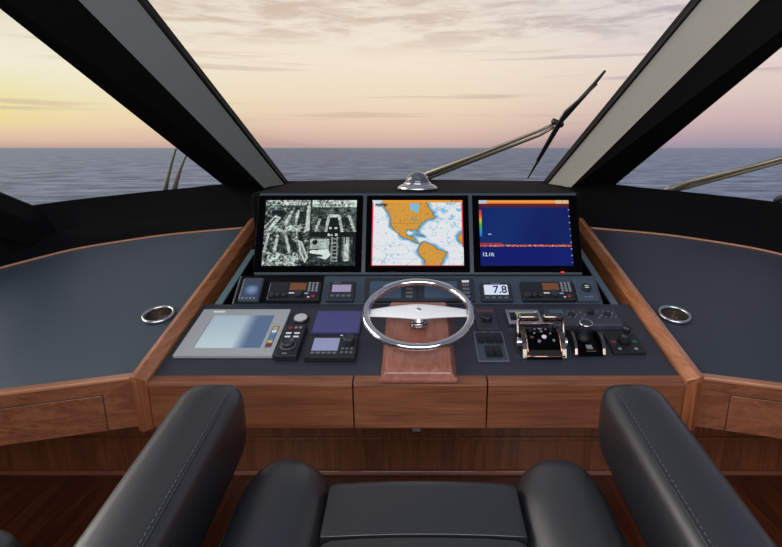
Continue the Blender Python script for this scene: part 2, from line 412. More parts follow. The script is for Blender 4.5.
for sx, nm in ((-1, 'left'), (1, 'right')):
    MB().box((sx * 1.8 - .02, -1.0, FZ), (sx * 1.8 + .02, WY, 1.0)).build('wall_' + nm, M_wz, kind='structure', label='dark wooden side wall at the %s of the bridge' % nm, cat='wall')

# dash band: black upholstery from the desk edge up to the window sill
def catm(pts, k=4):
    o = []
    for i in range(len(pts) - 1):
        p0, p1, p2, p3 = pts[max(i - 1, 0)], pts[i], pts[i + 1], pts[min(i + 2, len(pts) - 1)]
        for j in range(k):
            t = j / k
            o.append(.5 * ((2 * p1) + (p2 - p0) * t + (2 * p0 - 5 * p1 + 4 * p2 - p3) * t * t + (3 * p1 - p0 - 3 * p2 + p3) * t ** 3))
    return o + [pts[-1]]
D_px = [(0, 268.5), (40, 258), (83, 248), (157, 236.5), (205, 231.5), (246, 228)]
def desk_pt(px, py): 
    u, v = P.hit(px, py, .01); return P.pt(u, v, .01)
D = [V3((-1.72, 1.2, .91)), V3((-1.70, 1.55, .985))] + [desk_pt(*q) for q in D_px] + [V3((-.60, 2.25, 1.16)), V3((0, 2.27, 1.165))]
Fd = [V3((-1.74, 1.2, 1.06)), V3((-1.725, 1.55, 1.10))] + [at_y(0, 240, 1.90), at_y(40, 235, 2.0), at_y(85, 229.5, 2.06), at_y(160, 219, 2.19), at_y(205, 215, 2.25), at_y(250, 211, 2.3)] + [V3((-.60, 2.3, 1.25)), V3((0, 2.3, 1.25))]
Sd = [V3((-1.82, 1.2, 1.2)), V3((-1.77, 1.6, 1.23))] + [at_y(-15, 212, 1.93), at_y(34, 205, 2.08), at_y(80, 199, 2.17), at_y(140, 192.5, 2.29), at_y(190, 187.5, 2.39), at_y(224, 184, 2.47)] + [at_y(288, 181, 2.66), at_y(416, 179.5, 2.74)]
D, Fd, Sd = catm(D), catm(Fd), catm(Sd)
Od = [p + V3((-.04, .10, -.03)) for p in Sd]
rings = [[D[i], Fd[i], Fd[i] + V3((Fd[i].x * .012, .022, .003)), Sd[i], Od[i], Od[i] + V3((-.02, .05, -.6))] for i in range(len(D))]
mir = [[V3((-p.x, p.y, p.z)) for p in r] for r in reversed(rings[:-1])]
mb = MB(); mb.loft(rings + mir, closed=False)
o = mb.build('trim_2', M_black, kind='structure', smooth='auto', label='black upholstered band curving under the windows', cat='trim')
MB().loft([[V3((x, 1.905, 1.10)), V3((x, 1.885, 1.322)), V3((x, 1.90, 1.335)), V3((x, 2.66, 1.333)), V3((x, 2.66, 1.10))] for x in (-.62, -.3, .3, .62)]).build(
    'trim_3', M_black, kind='structure', bevel=.006, label='black ledge between the monitors and the centre window', cat='trim')

# window pillars
def pillar(name, mface, side, label, px):
    def q(px, py, Y):
        p = at_y(px, py, Y)
        return p
    (A0, A1), (B0, B1), (C0, C1) = [(at_y(q0[0], q0[1], y0), at_y(q1[0], q1[1], y1)) for (q0, q1), (y0, y1) in zip(px, ((2.64, 1.78), (2.55, 1.70), (2.47, 1.58)))]
    def ext(a, b, t): return a + (b - a) * t
    def mr(p): return V3((p.x * side * -1, p.y, p.z))
    pts = []
    for t in (-.04, 1.35):
        A, B, Cc = ext(A0, A1, t), ext(B0, B1, t), ext(C0, C1, t)
        o1 = A + V3((-.03, .06, .05)); o2 = Cc + V3((-.02, .05, .05))
        pts.append([mr(p) for p in (A, B, Cc, o2, o1)])
    root = empty(name, pts[0][1], label=label, cat='window pillar'); root['kind'] = 'structure'
    pts = [[p - root.location for p in r] for r in pts]
    a, c = pts
    mb = MB(); e = V3((0, -.002, -.002))
    mb.loft([a, c]).build('window_post', M_pillar, root)
    nn = (a[1] - a[0]).cross(c[0] - a[0]).normalized()
    if nn.y > 0: nn = -nn
    lo, hi = nn * -.004, nn * .004
    ra = [a[0] + lo, a[1] + lo, a[1] + hi, a[0] + hi]; rcc = [c[0] + lo, c[1] + lo, c[1] + hi, c[0] + hi]
    mb = MB(); mb.loft([[p + (q_ - p) * (t / 14) for p, q_ in zip(ra, rcc)] for t in range(15)])
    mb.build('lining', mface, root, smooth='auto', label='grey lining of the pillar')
    MB().tube([a[0] + V3((0, -.004, 0)), c[0] + V3((0, -.004, 0))], [.006, .0085], 8).build('rubber_seal', M_rubber, root, smooth=True)
    return (A0, A1, C0, C1)
A0, A1, C0, C1 = pillar('trim_4', M_pface, -1, 'black window pillar with grey lining toned for shade left of the centre window', (((288, 187), (140.5, 0)), ((266, 190), (78.5, 0)), ((222, 184), (-11, 0))))
pillar('trim_5', M_pface_r, 1, 'black window pillar with lining toned paler for window light right of the centre window', (((288.5, 186), (134.5, 0)), ((265, 190), (73.5, 0)), ((216, 183.5), (-6, 0))))
# aft side posts
E0 = at_y(33, 206, 2.06); E1 = at_y(0, 192.5, 1.96); ed = (E1 - E0).normalized()
for sx, nm, side in ((-1, 'trim_6', 'left'), (1, 'trim_7', 'right')):
    rings = []
    for t in (-.12, .9):
        p = E0 + ed * t
        rr_ = [p, p + V3((.05, -.10, -.05)), p + V3((.01, -.22, -.09)), p + V3((-.12, -.2, 0)), p + V3((-.08, .02, .03))]
        rings.append([V3((q.x * (1 if sx < 0 else -1), q.y, q.z)) for q in rr_])
    MB().loft(rings).build(nm, M_black, kind='structure', bevel=.01, label='dark sloping post at the aft end of the %s side window' % side, cat='window pillar')

# glass panes
def ext(a, b, t): return a + (b - a) * t
def mirx(p): return V3((-p.x, p.y, p.z))
g = [ext(A0, A1, -.02), ext(A0, A1, 1.33)]
off = V3((0, .02, .02))
q = [g[0] + off, mirx(g[0]) + off, mirx(g[1]) + off, g[1] + off]
mb = MB(); mb.face(q); mb.build('window_1', M_glass, kind='structure', label='large raked centre windscreen pane', cat='window')
c = [ext(C0, C1, -.02), ext(C0, C1, 1.3), E0 + ed * .9, E0 - ed * .1]
c = [p + V3((-.02, .03, .02)) for p in c]
mb = MB(); mb.face([c[0], c[1], c[2]]); mb.face([c[0], c[2], c[3]]); mb.build('window_2', M_glass, kind='structure', label='raked left windscreen pane', cat='window')
mb = MB(); c2 = [mirx(p) for p in c]; mb.face([c2[0], c2[1], c2[2]]); mb.face([c2[0], c2[2], c2[3]]); mb.build('window_3', M_glass, kind='structure', label='raked right windscreen pane', cat='window')
GN = (q[1] - q[0]).cross(q[3] - q[0]).normalized()
if GN.y < 0: GN = -GN
GP = q[0] + GN * .05
def on_glass(px, py, extra=0): return at_plane(px, py, GP + GN * extra, GN)

# wipers outside the glass
r_ = empty('windscreen_wiper', on_glass(420, 180), label='long twin rod wiper standing diagonally outside the centre windscreen', cat='wiper')
L = r_.location.copy()
def rel(pts): return [p - L for p in pts]
MB().tube(rel([on_glass(412, 181), on_glass(424, 175), on_glass(480, 154), on_glass(540, 130.5), on_glass(556, 123)]), [.014, .014, .010, .007, .006], 8).build('wiper_arm', M_wiper, r_, smooth=True)
MB().tube(rel([on_glass(418, 183), on_glass(432, 176), on_glass(490, 154), on_glass(540, 135), on_glass(554, 127)]), [.015, .013, .010, .007, .006], 8).build('wiper_arm', M_wiper, r_, smooth=True)
MB().tube(rel([on_glass(605, 71), on_glass(590, 89, .01), on_glass(562, 120, .02), on_glass(545, 149, .01), on_glass(528, 178)]), [.005, .009, .011, .009, .004], 8).build('wiper_blade', M_wiperblk, r_, smooth=True)
MB().tube(rel([on_glass(597, 84, -.02), on_glass(566, 112, -.03), on_glass(556, 128, -.03), on_glass(537, 160, -.02)]), [.004, .009, .009, .004], 8).build('blade_spine', M_wiperblk, r_, smooth=True)
MB().tube(rel([on_glass(553, 121, -.01), on_glass(562, 125, -.01)]), .013, 10).build('wiper_joint', M_wiperblk, r_, smooth=True)
def out_y(px, py, Y): return at_y(px, py, Y)
r_ = empty('side_wiper', out_y(168, 190, 2.42), label='pair of thin bent wiper rods outside the left windscreen pane', cat='wiper')
L = r_.location.copy()
MB().tube(rel([out_y(176, 149, 2.40), out_y(172, 162, 2.44), out_y(168, 178, 2.46), out_y(165, 192, 2.47)]), [.004, .006, .008, .012], 8).build('wiper_rod', M_wiperbr, r_, smooth=True)
MB().tube(rel([out_y(186, 156, 2.41), out_y(181, 168, 2.44), out_y(177, 180, 2.46), out_y(174, 192, 2.47)]), [.004, .006, .010, .013], 8).build('wiper_rod', M_wiperbr, r_, smooth=True)
r_ = empty('side_wiper', out_y(665, 190, 2.42), label='long curved wiper arm outside the right windscreen pane', cat='wiper')
L = r_.location.copy()
MB().tube(rel([out_y(664, 192, 2.46), out_y(672, 188, 2.45), out_y(690, 182, 2.40), out_y(735, 171, 2.27), out_y(800, 153, 2.1)]), [.018, .015, .012, .010, .009], 8).build('wiper_arm', M_wiper, r_, smooth=True)
MB().tube(rel([out_y(674, 190.5, 2.46), out_y(694, 185.5, 2.40), out_y(735, 174.5, 2.27), out_y(800, 157, 2.1)]), [.010, .009, .008, .007], 8).build('wiper_arm', M_wiperbr, r_, smooth=True)
r_ = empty('wiper_pivot', out_y(782, 203, 2.2), label='dark wiper stub at the far end of the right windscreen pane', cat='wiper'); L = r_.location.copy()
MB().tube(rel([out_y(774, 202, 2.28), out_y(780, 199, 2.27), out_y(795, 194, 2.2)]), [.012, .017, .012], 10).build('stub_arm', M_wiperblk, r_, smooth=True)
MB().lathe([(.02, -.03), (.02, 0), (.012, .012), (.0001, .014)], rel([out_y(776, 205, 2.29)])[0], 14).build('pivot_cap', M_wiperblk, r_)

# ------------------------------------------------------------------ helm console
con = empty('helm_console', (0, 1.5, .5), label='dark sloping helm console with walnut drawers and side rails', cat='console')
CO = con.location.copy()
PM = Matrix.Translation(P.o - CO) @ Matrix.Rotation(P.a, 4, 'X')
IM = Matrix.Translation(I.o - CO) @ Matrix.Rotation(I.a, 4, 'X')
MM = Matrix.Translation(M.o - CO) @ Matrix.Rotation(M.a, 4, 'X')
def cbox(name, m, mtx, lo, hi, bevel=.002, **kw): return MB().box(lo, hi, mtx).build(name, m, con, bevel=bevel, **kw)
cbox('console_top', M_cons, PM, (-.716, 0, -.03), (.716, vI, 0), .003)
uw = I.hit(236, 290)[0]; ue = I.hit(599, 290)[0]
cbox('instrument_panel', M_slate, IM, (uw, .0, -.03), (ue, vM - .001, 0), .002)
vMt = M.hit(416, 192.5)[1]
uL = M.hit(253.5, 272)[0]; uR = M.hit(583, 272)[0]
cbox('monitor_housing', M_slate, MM, (uL, .002, -.055), (uR, vMt, 0), .006)
cbox('recess_shade_plate', M_pit, IM, (I.hit(238, 290)[0], .001, 0), (I.hit(322.5, 290)[0], vM - .002, .0006), 0, label='flat black plate for the shaded recess around the left radio')  # flat black sheet on the strip stands in for the recess shade
cbox('console_well', M_pit, PM, (-.715, vI - .1, -.13), (.715, .95, -.12), 0)
# dark backing below the panel strip
mb = MB(); mb.box((-.60, vI, -.11), (.60, vI + .34, -.10), PM); mb.build('well_floor', M_pit, con)
# drawers
def drawer(x0, x1):
    z0 = at_y(416, 429, 1.222).z
    pr = [(1.224, z0), (1.222, z0 + .004), (1.221, .884), (1.2225, .889), (1.2265, .8928), (1.2525, .8995), (1.2525, .872), (1.245, .866), (1.245, z0)]
    pr = [(y - CO.y, z - CO.z) for y, z in pr]
    return MB().prism(pr, 'x', x0, x1)
def fx(px): return (px - CX) / F * 1.355
for a, c_ in ((fx(152), fx(353)), (fx(354.3), fx(486)), (fx(487.3), fx(681))):
    drawer(a, c_).build('drawer', M_wx, con, bevel=.0012)
z0 = at_y(416, 429, 1.222).z
MB().box((-.71, 1.246 - CO.y, z0 + .004 - CO.z), (.71, 1.262 - CO.y, .872 - CO.z)).build('fascia_backing', M_pit, con)
MB().box((-.012, 1.26 - CO.y, z0 - .032 - CO.z), (.012, 1.275 - CO.y, z0 - .001 - CO.z)).build('drawer_latch', M_satin, con, bevel=.001, label='small metal latch under the centre drawer')
MB().box((-.712, 1.262 - CO.y, z0 + .002 - CO.z), (.712, 1.275 - CO.y, z0 + .03 - CO.z)).build('under_lip', M_pit, con)
for sx in (-1, 1):
    # rail
    xo = .757 if sx < 0 else .759
    pr = [(xo, -.05), (xo, .024), (xo - .004, .028), (.739, .033), (.736, .0325), (.7165, .008), (.7165, -.06)]
    rings = [[PM @ V3((sx * x, v, h)) for x, h in pr] for v in (-.036, 1.05)]
    # mitred front end
    rings[0] = [PM @ V3((sx * x, -.036 + (.0 if x > .75 else (-.014 if x > .73 else .004)), h)) for x, h in pr]
    MB().loft(rings).build('side_rail', M_rail, con, bevel=.002, label='long walnut rail beside the %s desk' % ('left' if sx < 0 else 'right'))
    zp = z0 - CO.z
    top = .905 - CO.z
    prp = [(xo - .001, 1.262), (xo - .001, 1.216), (.738, 1.2035), (.7185, 1.222), (.7185, 1.262)]
    MB().prism([(sx * x, y - CO.y) for x, y in prp], 'z', zp, top).build('rail_post', M_wz, con, bevel=.002)
    MB().box((.661, vI + .005, -.119), (.664, .80, -.0145), PM @ Matrix.Diagonal((sx, 1, 1, 1))).build('well_side', M_pit, con)
    MB().box((.660, vI + .005, -.014), (.684, .80, -.007), PM @ Matrix.Diagonal((sx, 1, 1, 1))).build('side_ledge', M_teal if sx < 0 else M_greyledge, con, bevel=.001, label='narrow %s ledge inside the rail' % ('pale teal' if sx < 0 else 'grey'))
# plinth below the wheel
ux0, _ = P.hit(388.2, 340, .02); ux1, _ = P.hit(449, 340, .02)
v0 = P.hit(416, 373, .02)[1]; v1 = vI - .022
mb = MB(); mb.loft([[PM @ V3(p) for p in ((ux0 - .015, v0 - .012, .0), (ux1 + .015, v0 - .012, .0), (ux1 + .015, v1, .0), (ux0 - .015, v1, .0))],
                    [PM @ V3(p) for p in ((ux0, v0, .022), (ux1, v0, .022), (ux1, v1, .022), (ux0, v1, .022))]])
mb.build('wheel_plinth', M_plinth, con, bevel=.003, label='walnut plinth under the steering wheel')
mb = MB(); mb.box((ux0 - .016, v0 - .020, .0), (ux1 + .016, v0 - .004, .012), PM); mb.build('plinth_moulding', M_plinth, con, bevel=.004)

# ------------------------------------------------------------------ side desks with cup holders
fr_px = [(137, 374.5), (0, 391.5)]
f0 = P.hit(137, 374.5, .01); f1 = P.hit(0, 391.5, .01)
fd = V3((f1[0] - f0[0], f1[1] - f0[1], 0)).normalized()
cupc = P.hit(159, 316, .01)
cup_r = .046
M_gap = simple('dark_gap', (40, 22, 16), .7, var=.1)
def make_desk(sx, label):
    root = empty('side_desk', P.pt(sx * 1.1, .25, -.02), (P.a, 0, 0), label, 'desk')
    ox, oy = sx * 1.1, .25
    def Lp(u, v, h): return V3((sx * u - ox, v - oy, h + .02))   # u given for the left (negative); sx=-1 -> same
    sg = -sx
    def Lq(u, v, h): return V3((u * sg - ox, v - oy, h + .02))
    far = (f0[0] + fd.x * .98, f0[1] + fd.y * .98)
    xin = .7595 if sx < 0 else .7615
    outer = [(-xin, f0[1] + .0), far]
    back = [(p.x, p.y) for p in catm([V3((*P.hit(px, py, .01), 0)) for px, py in D_px])]
    outer += [(-1.70, .31), (-1.66, .45)] + back[:-1] + [(-xin - .002, back[-1][1]), (-xin, back[-1][1])]
    hole = [(cupc[0] + cup_r * math.cos(2 * math.pi * k / 32), cupc[1] + cup_r * math.sin(2 * math.pi * k / 32)) for k in range(32)]
    tri = tessellate_polygon([[V3((x, y, 0)) for x, y in outer], [V3((x, y, 0)) for x, y in hole]])
    pts = outer + hole
    mb = MB(); bm = mb.bm
    vt = [bm.verts.new(Lq(x, y, .01)) for x, y in pts]
    vb = [bm.verts.new(Lq(x, y, -.012)) for x, y in pts]
    for t in tri:
        bm.faces.new([vt[i] for i in t]); bm.faces.new([vb[i] for i in reversed(t)])
    n = len(outer)
    for lo_, cnt in ((0, n), (n, len(hole))):
        for i in range(cnt):
            a, c_ = lo_ + i, lo_ + (i + 1) % cnt
            bm.faces.new((vt[a], vt[c_], vb[c_], vb[a]))
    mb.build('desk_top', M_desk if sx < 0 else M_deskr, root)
    # thin wooden edging along the curved back
    bk = [(-1.70, .31), (-1.66, .45)] + back[:-1] + [(-xin - .009, back[-1][1])]
    MB().tube([Lq(x, y, .011) for x, y in bk], .0055, 8).build('edge_trim', M_edge, root, smooth=True, label='thin wooden edging along the curved back')
    # front panel with drawer: plane hanging straight down from the front edge
    def world(u, v, h): return P.pt(u, v, h)
    Minv = (Matrix.Translation(root.location) @ Matrix.Rotation(P.a, 4, 'X')).inverted()
    def down(u, v, dz, dy=0):
        p = world(u, v, .01); p = V3((p.x * sg, p.y + dy, p.z - dz)); return Minv @ p
    a = (f0[0], f0[1]); e = far
    def edge(t): return (a[0] + fd.x * t, a[1] + fd.y * t)
    tmin = max(0, (xin + .002 - abs(f0[0])) / abs(fd.x))
    def panel(t0, t1, d0, d1, th, o_):
        t0 = max(t0, tmin)
        r0 = [down(*edge(t0), d0, -o_), down(*edge(t1), d0, -o_), down(*edge(t1), d1, -o_), down(*edge(t0), d1, -o_)]
        r1 = [down(*edge(t0), d0, -o_ + th), down(*edge(t1), d0, -o_ + th), down(*edge(t1), d1, -o_ + th), down(*edge(t0), d1, -o_ + th)]
        return MB().loft([r0, r1])
    panel(0, .98, .004, .148, .03, .012).build('front_panel', M_wx, root, bevel=.002)
    panel(0, .98, -.003, .008, .03, .018).build('front_nosing', M_edge, root, bevel=.003)
    panel(.085, .72, .0425, .147, .01, .0140).build('drawer', M_wx, root, bevel=.0015)
    panel(.083, .722, .0405, .147, .01, .0128).build('drawer_gap', M_gap, root)
    return root
M_deskr = simple('desk_leather_shaded', (46, 51, 60), .42, spec=.45, bump=.15, bscale=900, var=.06)  # same leather as the left desk, coloured darker for shade
make_desk(-1, 'slate leather side desk with walnut drawer left of the console')
make_desk(1, 'shade-toned leather side desk with walnut drawer right of the console')
def cup_holder():
    root = empty('cup_holder', P.pt(cupc[0], cupc[1], .01), (P.a, 0, 0), 'round steel cup holder sunk in the left desk', 'cup holder', 'cup holders in the side desks')
    r = cup_r
    MB().torus((0, 0, .0062), r - .001, .0055, 40, 10).build('rim', M_satin, root, smooth=True)
    prof = [(r - .002, .004), (r - .004, -.05), (r - .006, -.07), (.0001, -.072)]
    n = 32; mb = MB()
    mb.loft([[V3((q * math.cos(2 * math.pi * k / n), q * math.sin(2 * math.pi * k / n), h)) for k in range(n)] for q, h in prof], caps=False)
    mb.build('cup_liner', M_liner, root, smooth=True)
    return root
M_liner = simple('cup_steel', (168, 156, 148), .2, metal=.9, var=.4)
ch = cup_holder(); c2 = copy_tree(ch); c2.location.x *= -1
c2['label'] = 'round steel cup holder sunk in the right desk'

# ------------------------------------------------------------------ monitors
def seg_d(p, a, c_):
    ax, ay = a; bx, by = c_; dx, dy = bx - ax, by - ay
    t = max(0, min(1, ((p[0] - ax) * dx + (p[1] - ay) * dy) / (dx * dx + dy * dy + 1e-12)))
    return math.hypot(p[0] - ax - t * dx, p[1] - ay - t * dy)
def inside(p, poly):
    r = False; n = len(poly); j = n - 1
    for i in range(n):
        (xi, yi), (xj, yj) = poly[i], poly[j]
        if (yi > p[1]) != (yj > p[1]) and p[0] < (xj - xi) * (p[1] - yi) / (yj - yi) + xi: r = not r
        j = i
    return r
def pdist(p, poly): return min(seg_d(p, poly[i], poly[(i + 1) % len(poly)]) for i in range(len(poly)))
def lerp(a, b, t): return tuple(x + (y - x) * t for x, y in zip(a, b))
NZ = lambda x, y, z=0.: noise.noise(V3((x, y, z)))
def Q(pts): return [((x - 68) / 572, (y - 70) / 417) for x, y in pts]
NA = Q([(125, 80), (150, 130), (175, 160), (183, 200), (183, 235), (205, 260), (235, 290), (265, 315), (300, 322), (320, 330), (345, 347), (368, 352), (350, 332), (325, 312), (303, 300), (288, 295), (283, 278), (292, 262), (320, 266), (345, 262), (352, 275), (359, 287), (356, 262), (366, 245), (380, 225), (395, 210), (420, 196), (455, 192), (472, 180), (448, 166), (456, 150), (430, 120), (412, 80)])
SA = Q([(370, 350), (395, 333), (430, 350), (465, 365), (480, 385), (536, 402), (530, 425), (515, 450), (492, 492), (400, 492), (395, 450), (370, 430), (352, 395), (365, 365)])
AF = Q([(606, 300), (645, 268), (645, 358), (620, 345), (604, 325)])
HB = Q([(303, 92), (366, 94), (362, 130), (355, 156), (335, 140), (308, 132)])
GL = Q([(312, 182), (350, 188), (356, 206), (330, 208), (318, 198)])
CU = Q([(338, 284), (362, 290), (392, 300), (400, 308), (372, 300), (345, 294)])
YU = Q([(303, 300), (325, 296), (322, 312), (308, 312)])
LAND = [NA, SA, AF, CU, YU]
def chart(u, v):
    if v < .037:
        return (215, 220, 235) if u < .11 else ((205, 120, 60) if u > .86 and NZ(u * 60, v * 80) > 0 else (242, 160, 44))
    if u < .012 or v > .988 or (u > .988 and v < .72): return (226, 58, 74)
    if .02 < u < .17 and .055 < v < .095 and NZ(u * 60, v * 50) > -.15: return (70, 66, 62)
    p = (u + .006 * NZ(u * 28, v * 28), v + .008 * NZ(u * 28, v * 28, 4))
    if inside(p, HB): return (128, 190, 226)
    if inside(p, GL): return (120, 150, 150) if NZ(u * 50, v * 50) > -.1 else (200, 150, 66)
    for L_ in LAND:
        if inside(p, L_):
            d = pdist(p, L_)
            c_ = (216, 156, 62)
            if d < .010: c_ = (128, 108, 66)
            elif abs(v - .36) < .006 and u < .55: c_ = (176, 130, 62)
            elif NZ(u * 40, v * 40, 9) > .42: c_ = (180, 126, 54)
            return c_
    d = min(pdist(p, L_) for L_ in LAND)
    c_ = (232, 236, 240)
    n_ = NZ(u * 9, v * 9, 2)
    lim = .017 + .02 * n_
    if d < lim: c_ = (110, 172, 208)
    elif d < lim * 1.8: c_ = (176, 210, 230)
    elif (u > .6 and v < .45 and NZ(u * 12, v * 12, 5) + .5 * NZ(u * 40, v * 40) > .22 + .2 * (1 - u)): c_ = (140, 194, 226)
    elif abs(NZ(u * 6, v * 6, 7)) < .018 and (u > .55 or v > .65): c_ = (176, 204, 222)
    elif NZ(u * 22, v * 30, 11) > .5: c_ = (160, 200, 222)
    elif abs((u * 5) % 1 - .5) < .015 or abs((v * 5) % 1 - .5) < .018: c_ = (208, 214, 220)
    return c_
def sonar(u, v):
    if v < .05:
        if u < .09: return (190, 196, 215)
        if u > .85 and NZ(u * 70, 1) > -.1: return (220, 190, 160)
        return lerp((222, 112, 30), (250, 176, 80), 1 - abs(v - .022) / .03)
    if v < .105: return (92, 22, 26) if v > .06 else (130, 50, 26)
    if u < .026 and .15 < v < .56:
        t = (v - .15) / .41
        st = [(200, 40, 60), (220, 90, 50), (210, 190, 60), (60, 170, 70), (50, 150, 190), (40, 90, 200)]
        k = min(4.999, t * 5); return lerp(st[int(k)], st[int(k) + 1], k - int(k))
    yl = .70 + .006 * NZ(u * 20, 3)
    if abs(v - yl) < .011: return (196, 60, 40) if NZ(u * 60, v * 90) < .15 else (240, 180, 120)
    if u < .24 and abs(v - .672) < .007: return (170, 50, 46)
    if .09 < u < .125 and abs(v - .53) < .008: return (150, 190, 210)
    if u > .985 and abs((v * 10) % 1 - .5) < .08: return (150, 170, 195)
    g_ = .5 + .5 * math.sin((u * 1.3 + v * .9) * 3.4)
    c_ = lerp((0, 16, 88), (2, 40, 108), max(0, min(1, 1.1 - 1.5 * abs(u - (.34 - .35 * (v - .1))))))
    if u > .7 and v < .69: c_ = lerp(c_, (0, 58, 112), max(0, min(1, (u - .7) * 2.4 * v)))
    if v > .71: c_ = lerp((0, 18, 104), (0, 36, 112), max(0, u - .6))
    return c_
def cctv(u, v):
    def tone(g_): 
        g_ = max(0, min(1, .42 + (g_ - .43) * 1.35 + .24 * NZ(u * 50, v * 44, 8))); return (12 + 210 * g_, 22 + 214 * g_, 20 + 206 * g_)
    U, Vv = u * 2, v * 2
    u, v = u + .006 * NZ(u * 30, v * 30, 21), v + .008 * NZ(u * 30, v * 30, 22); n_ = .45 * NZ(u * 16, v * 13, 1) + .5 * NZ(u * 40, v * 34, 2) + .25 * NZ(u * 80, v * 80, 3)
    if abs(u - .5) < .005: return (26, 34, 30)
    if u < .5 and v < .5:      # deck camera with walkway
        x, y = U, Vv
        g_ = .30 + .8 * n_
        if y < .16: g_ = .62 + n_ * 1.1
        if .18 < y < .24 and .35 < x < .85 and NZ(u * 90, 2) > -.2: g_ = .2
        if inside((x, y), [(.50, .42), (.68, .32), (.62, .75), (.44, .80)]): g_ = .32 + .3 * n_
        for a, c_, wd in (((.58, .36), (.40, .95), .035), ((.72, .34), (.66, .9), .03), ((.97, .2), (.93, .95), .05), ((.30, .55), (.06, .95), .045), ((.24, .50), (.0, .85), .03)):
            if seg_d((x, y), a, c_) < wd: g_ = .72 + .4 * n_
        if inside((x, y), [(.26, .55), (.06, .90), (.02, .82), (.2, .55)]): g_ = .35
        if inside((x, y), [(.28, .30), (.46, .40), (.40, .55), (.25, .5)]): g_ = .12 + .2 * n_
        if inside((x, y), [(.76, .45), (.9, .45), (.88, .75), (.74, .72)]): g_ = .14 + .25 * n_
        if y > .78 and .2 < x < .8: g_ = .62 + .9 * n_
        if y > .965: g_ = .35 + n_
        return tone(g_)
    if u >= .5 and v < .52:    # stern camera
        x, y = U - 1, Vv
        if y > .99: return (14, 18, 16)
        g_ = .30 + .5 * n_
        if y < .22 and x > .03: g_ = .74 + 1.1 * n_
        if .12 < y < .2 and .25 < x < .75 and NZ(u * 90, 4) > -.1: g_ = .4
        if inside((x, y), [(0, .26), (.12, .28), (.36, .42), (.3, .48), (0, .4)]): g_ = .22
        if inside((x, y), [(.40, .44), (.62, .44), (.62, .54), (.40, .54)]): g_ = .78
        if inside((x, y), [(.42, .56), (.60, .56), (.66, .98), (.38, .98)]): g_ = .07
        for a, c_ in (((.40, .5), (.34, .98)), ((.62, .5), (.7, .98)), ((.84, .5), (.97, .96)), ((.2, .6), (.12, .95))):
            if seg_d((x, y), a, c_) < .03: g_ = .68 + .3 * n_
        if inside((x, y), [(.24, .56), (.36, .56), (.32, .8), (.2, .8)]) or inside((x, y), [(.66, .56), (.82, .54), (.86, .76), (.7, .78)]): g_ = .16
        if .84 < y < .9 and (abs(x - .44) < .025 or abs(x - .56) < .025): g_ = .8
        return tone(g_)
    if u < .5:                 # dock camera
        x, y = U, Vv - 1
        g_ = .30 + .9 * n_
        if inside((x, y), [(.30, .12), (.48, .1), (.54, .6), (.26, .7)]): g_ = .24 + .3 * n_
        for a, c_ in (((.30, .1), (.24, .75)), ((.48, .1), (.58, .6)), ((.1, .05), (.03, .6))):
            if seg_d((x, y), a, c_) < .03: g_ = .7 + .3 * n_
        if inside((x, y), [(.74, .22), (.84, .28), (.99, .75), (.92, .92), (.80, .62)]): g_ = .74 if pdist((x, y), [(.74, .22), (.84, .28), (.99, .75), (.92, .92), (.80, .62)]) < .045 else .4 + .2 * n_
        if y > .6 and x < .78: g_ = .55 + 1.0 * n_
        if inside((x, y), [(.56, .2), (.72, .3), (.74, .55), (.6, .5)]): g_ = .16
        return tone(g_)
    x, y = U - 1, Vv - 1       # engine room camera
    if y < .14: return (210, 215, 212) if (.38 < x < .50 or .55 < x < .6) and .04 < y < .11 and NZ(u * 120, 1) > -.3 else (16, 20, 18)
    g_ = .26 + .4 * n_
    if x < .42 and .2 < y < .5: g_ = .66 + .3 * n_
    if math.hypot(x - .12, (y - .30) * .8) < .06: g_ = .08
    if inside((x, y), [(.0, .55), (.42, .5), (.46, .7), (.36, .82), (.0, .66)]): g_ = .85 + .2 * n_
    if inside((x, y), [(.0, .62), (.30, .68), (.30, .74), (.0, .72)]): g_ = .2
    if .46 < x < .62 and y > .15:
        g_ = .55 + .2 * n_
        if .51 < x < .585 and (y * 9) % 1 < .62 and y < .85: g_ = .12
    if .64 < x < .70: g_ = .1
    if .72 < x < .88 and .15 < y < .86: g_ = .7 + .35 * n_ - .3 * (abs(x - .8) > .06)
    if .76 < x < .79 and y < .35: g_ = .1
    if x > .93: g_ = .08
    if y > .88: g_ = .2 + .6 * n_ * (x < .5)
    return tone(g_)
mons = [('monitor showing four black and white camera views', (256.5, 362.3), (264.6, 356.2), cctv), ('monitor showing an orange and white sea chart', (366.2, 469), (372, 463), chart), ('monitor showing a dark blue echo sounder screen', (473, 579.3), (479.4, 570.2), sonar)]
for label, (xl, xr), (sl, sr), fn in mons:
    d = Dev('monitor', label, 'monitor', M, xl, xr, 196, 272.5)
    d.box('bezel', M_gloss, 0, 0, 1, 1, .0004, .006, .0015)
    u0, v1_ = M.hit(sl, 233)[0], M.hit(416, 201)[1]; u1, v0_ = M.hit(sr, 233)[0], M.hit(416, 266.3)[1]
    uc, _ = M.hit((xl + xr) / 2, 234); vcn = (M.hit(416, 196)[1] + M.hit(416, 272.5)[1]) / 2
    u_c = (M.hit(xl, 234.25)[0] + M.hit(xr, 234.25)[0]) / 2
    paint('screen', M_paint, d.root, u0 - u_c, v0_ - vcn, u1 - u_c, v1_ - vcn, .0068, 150, 112, fn)
    if fn is sonar:
        text('12.1ft', 'depth_readout', M_wtxt if False else M_whitelcd, d.root, (u0 - u_c + .006, v0_ - vcn + (v1_ - v0_) * .165, .0072), .0185, 1.0)
        uu, vv = M.hit(562, 273.2); 
        MB().box((uu - u_c - .006, vv - vcn + .0, .004), (uu - u_c + .006, vv - vcn + .004, .0085)).build('power_light', M_led, d.root, bevel=.001, label='red power light')

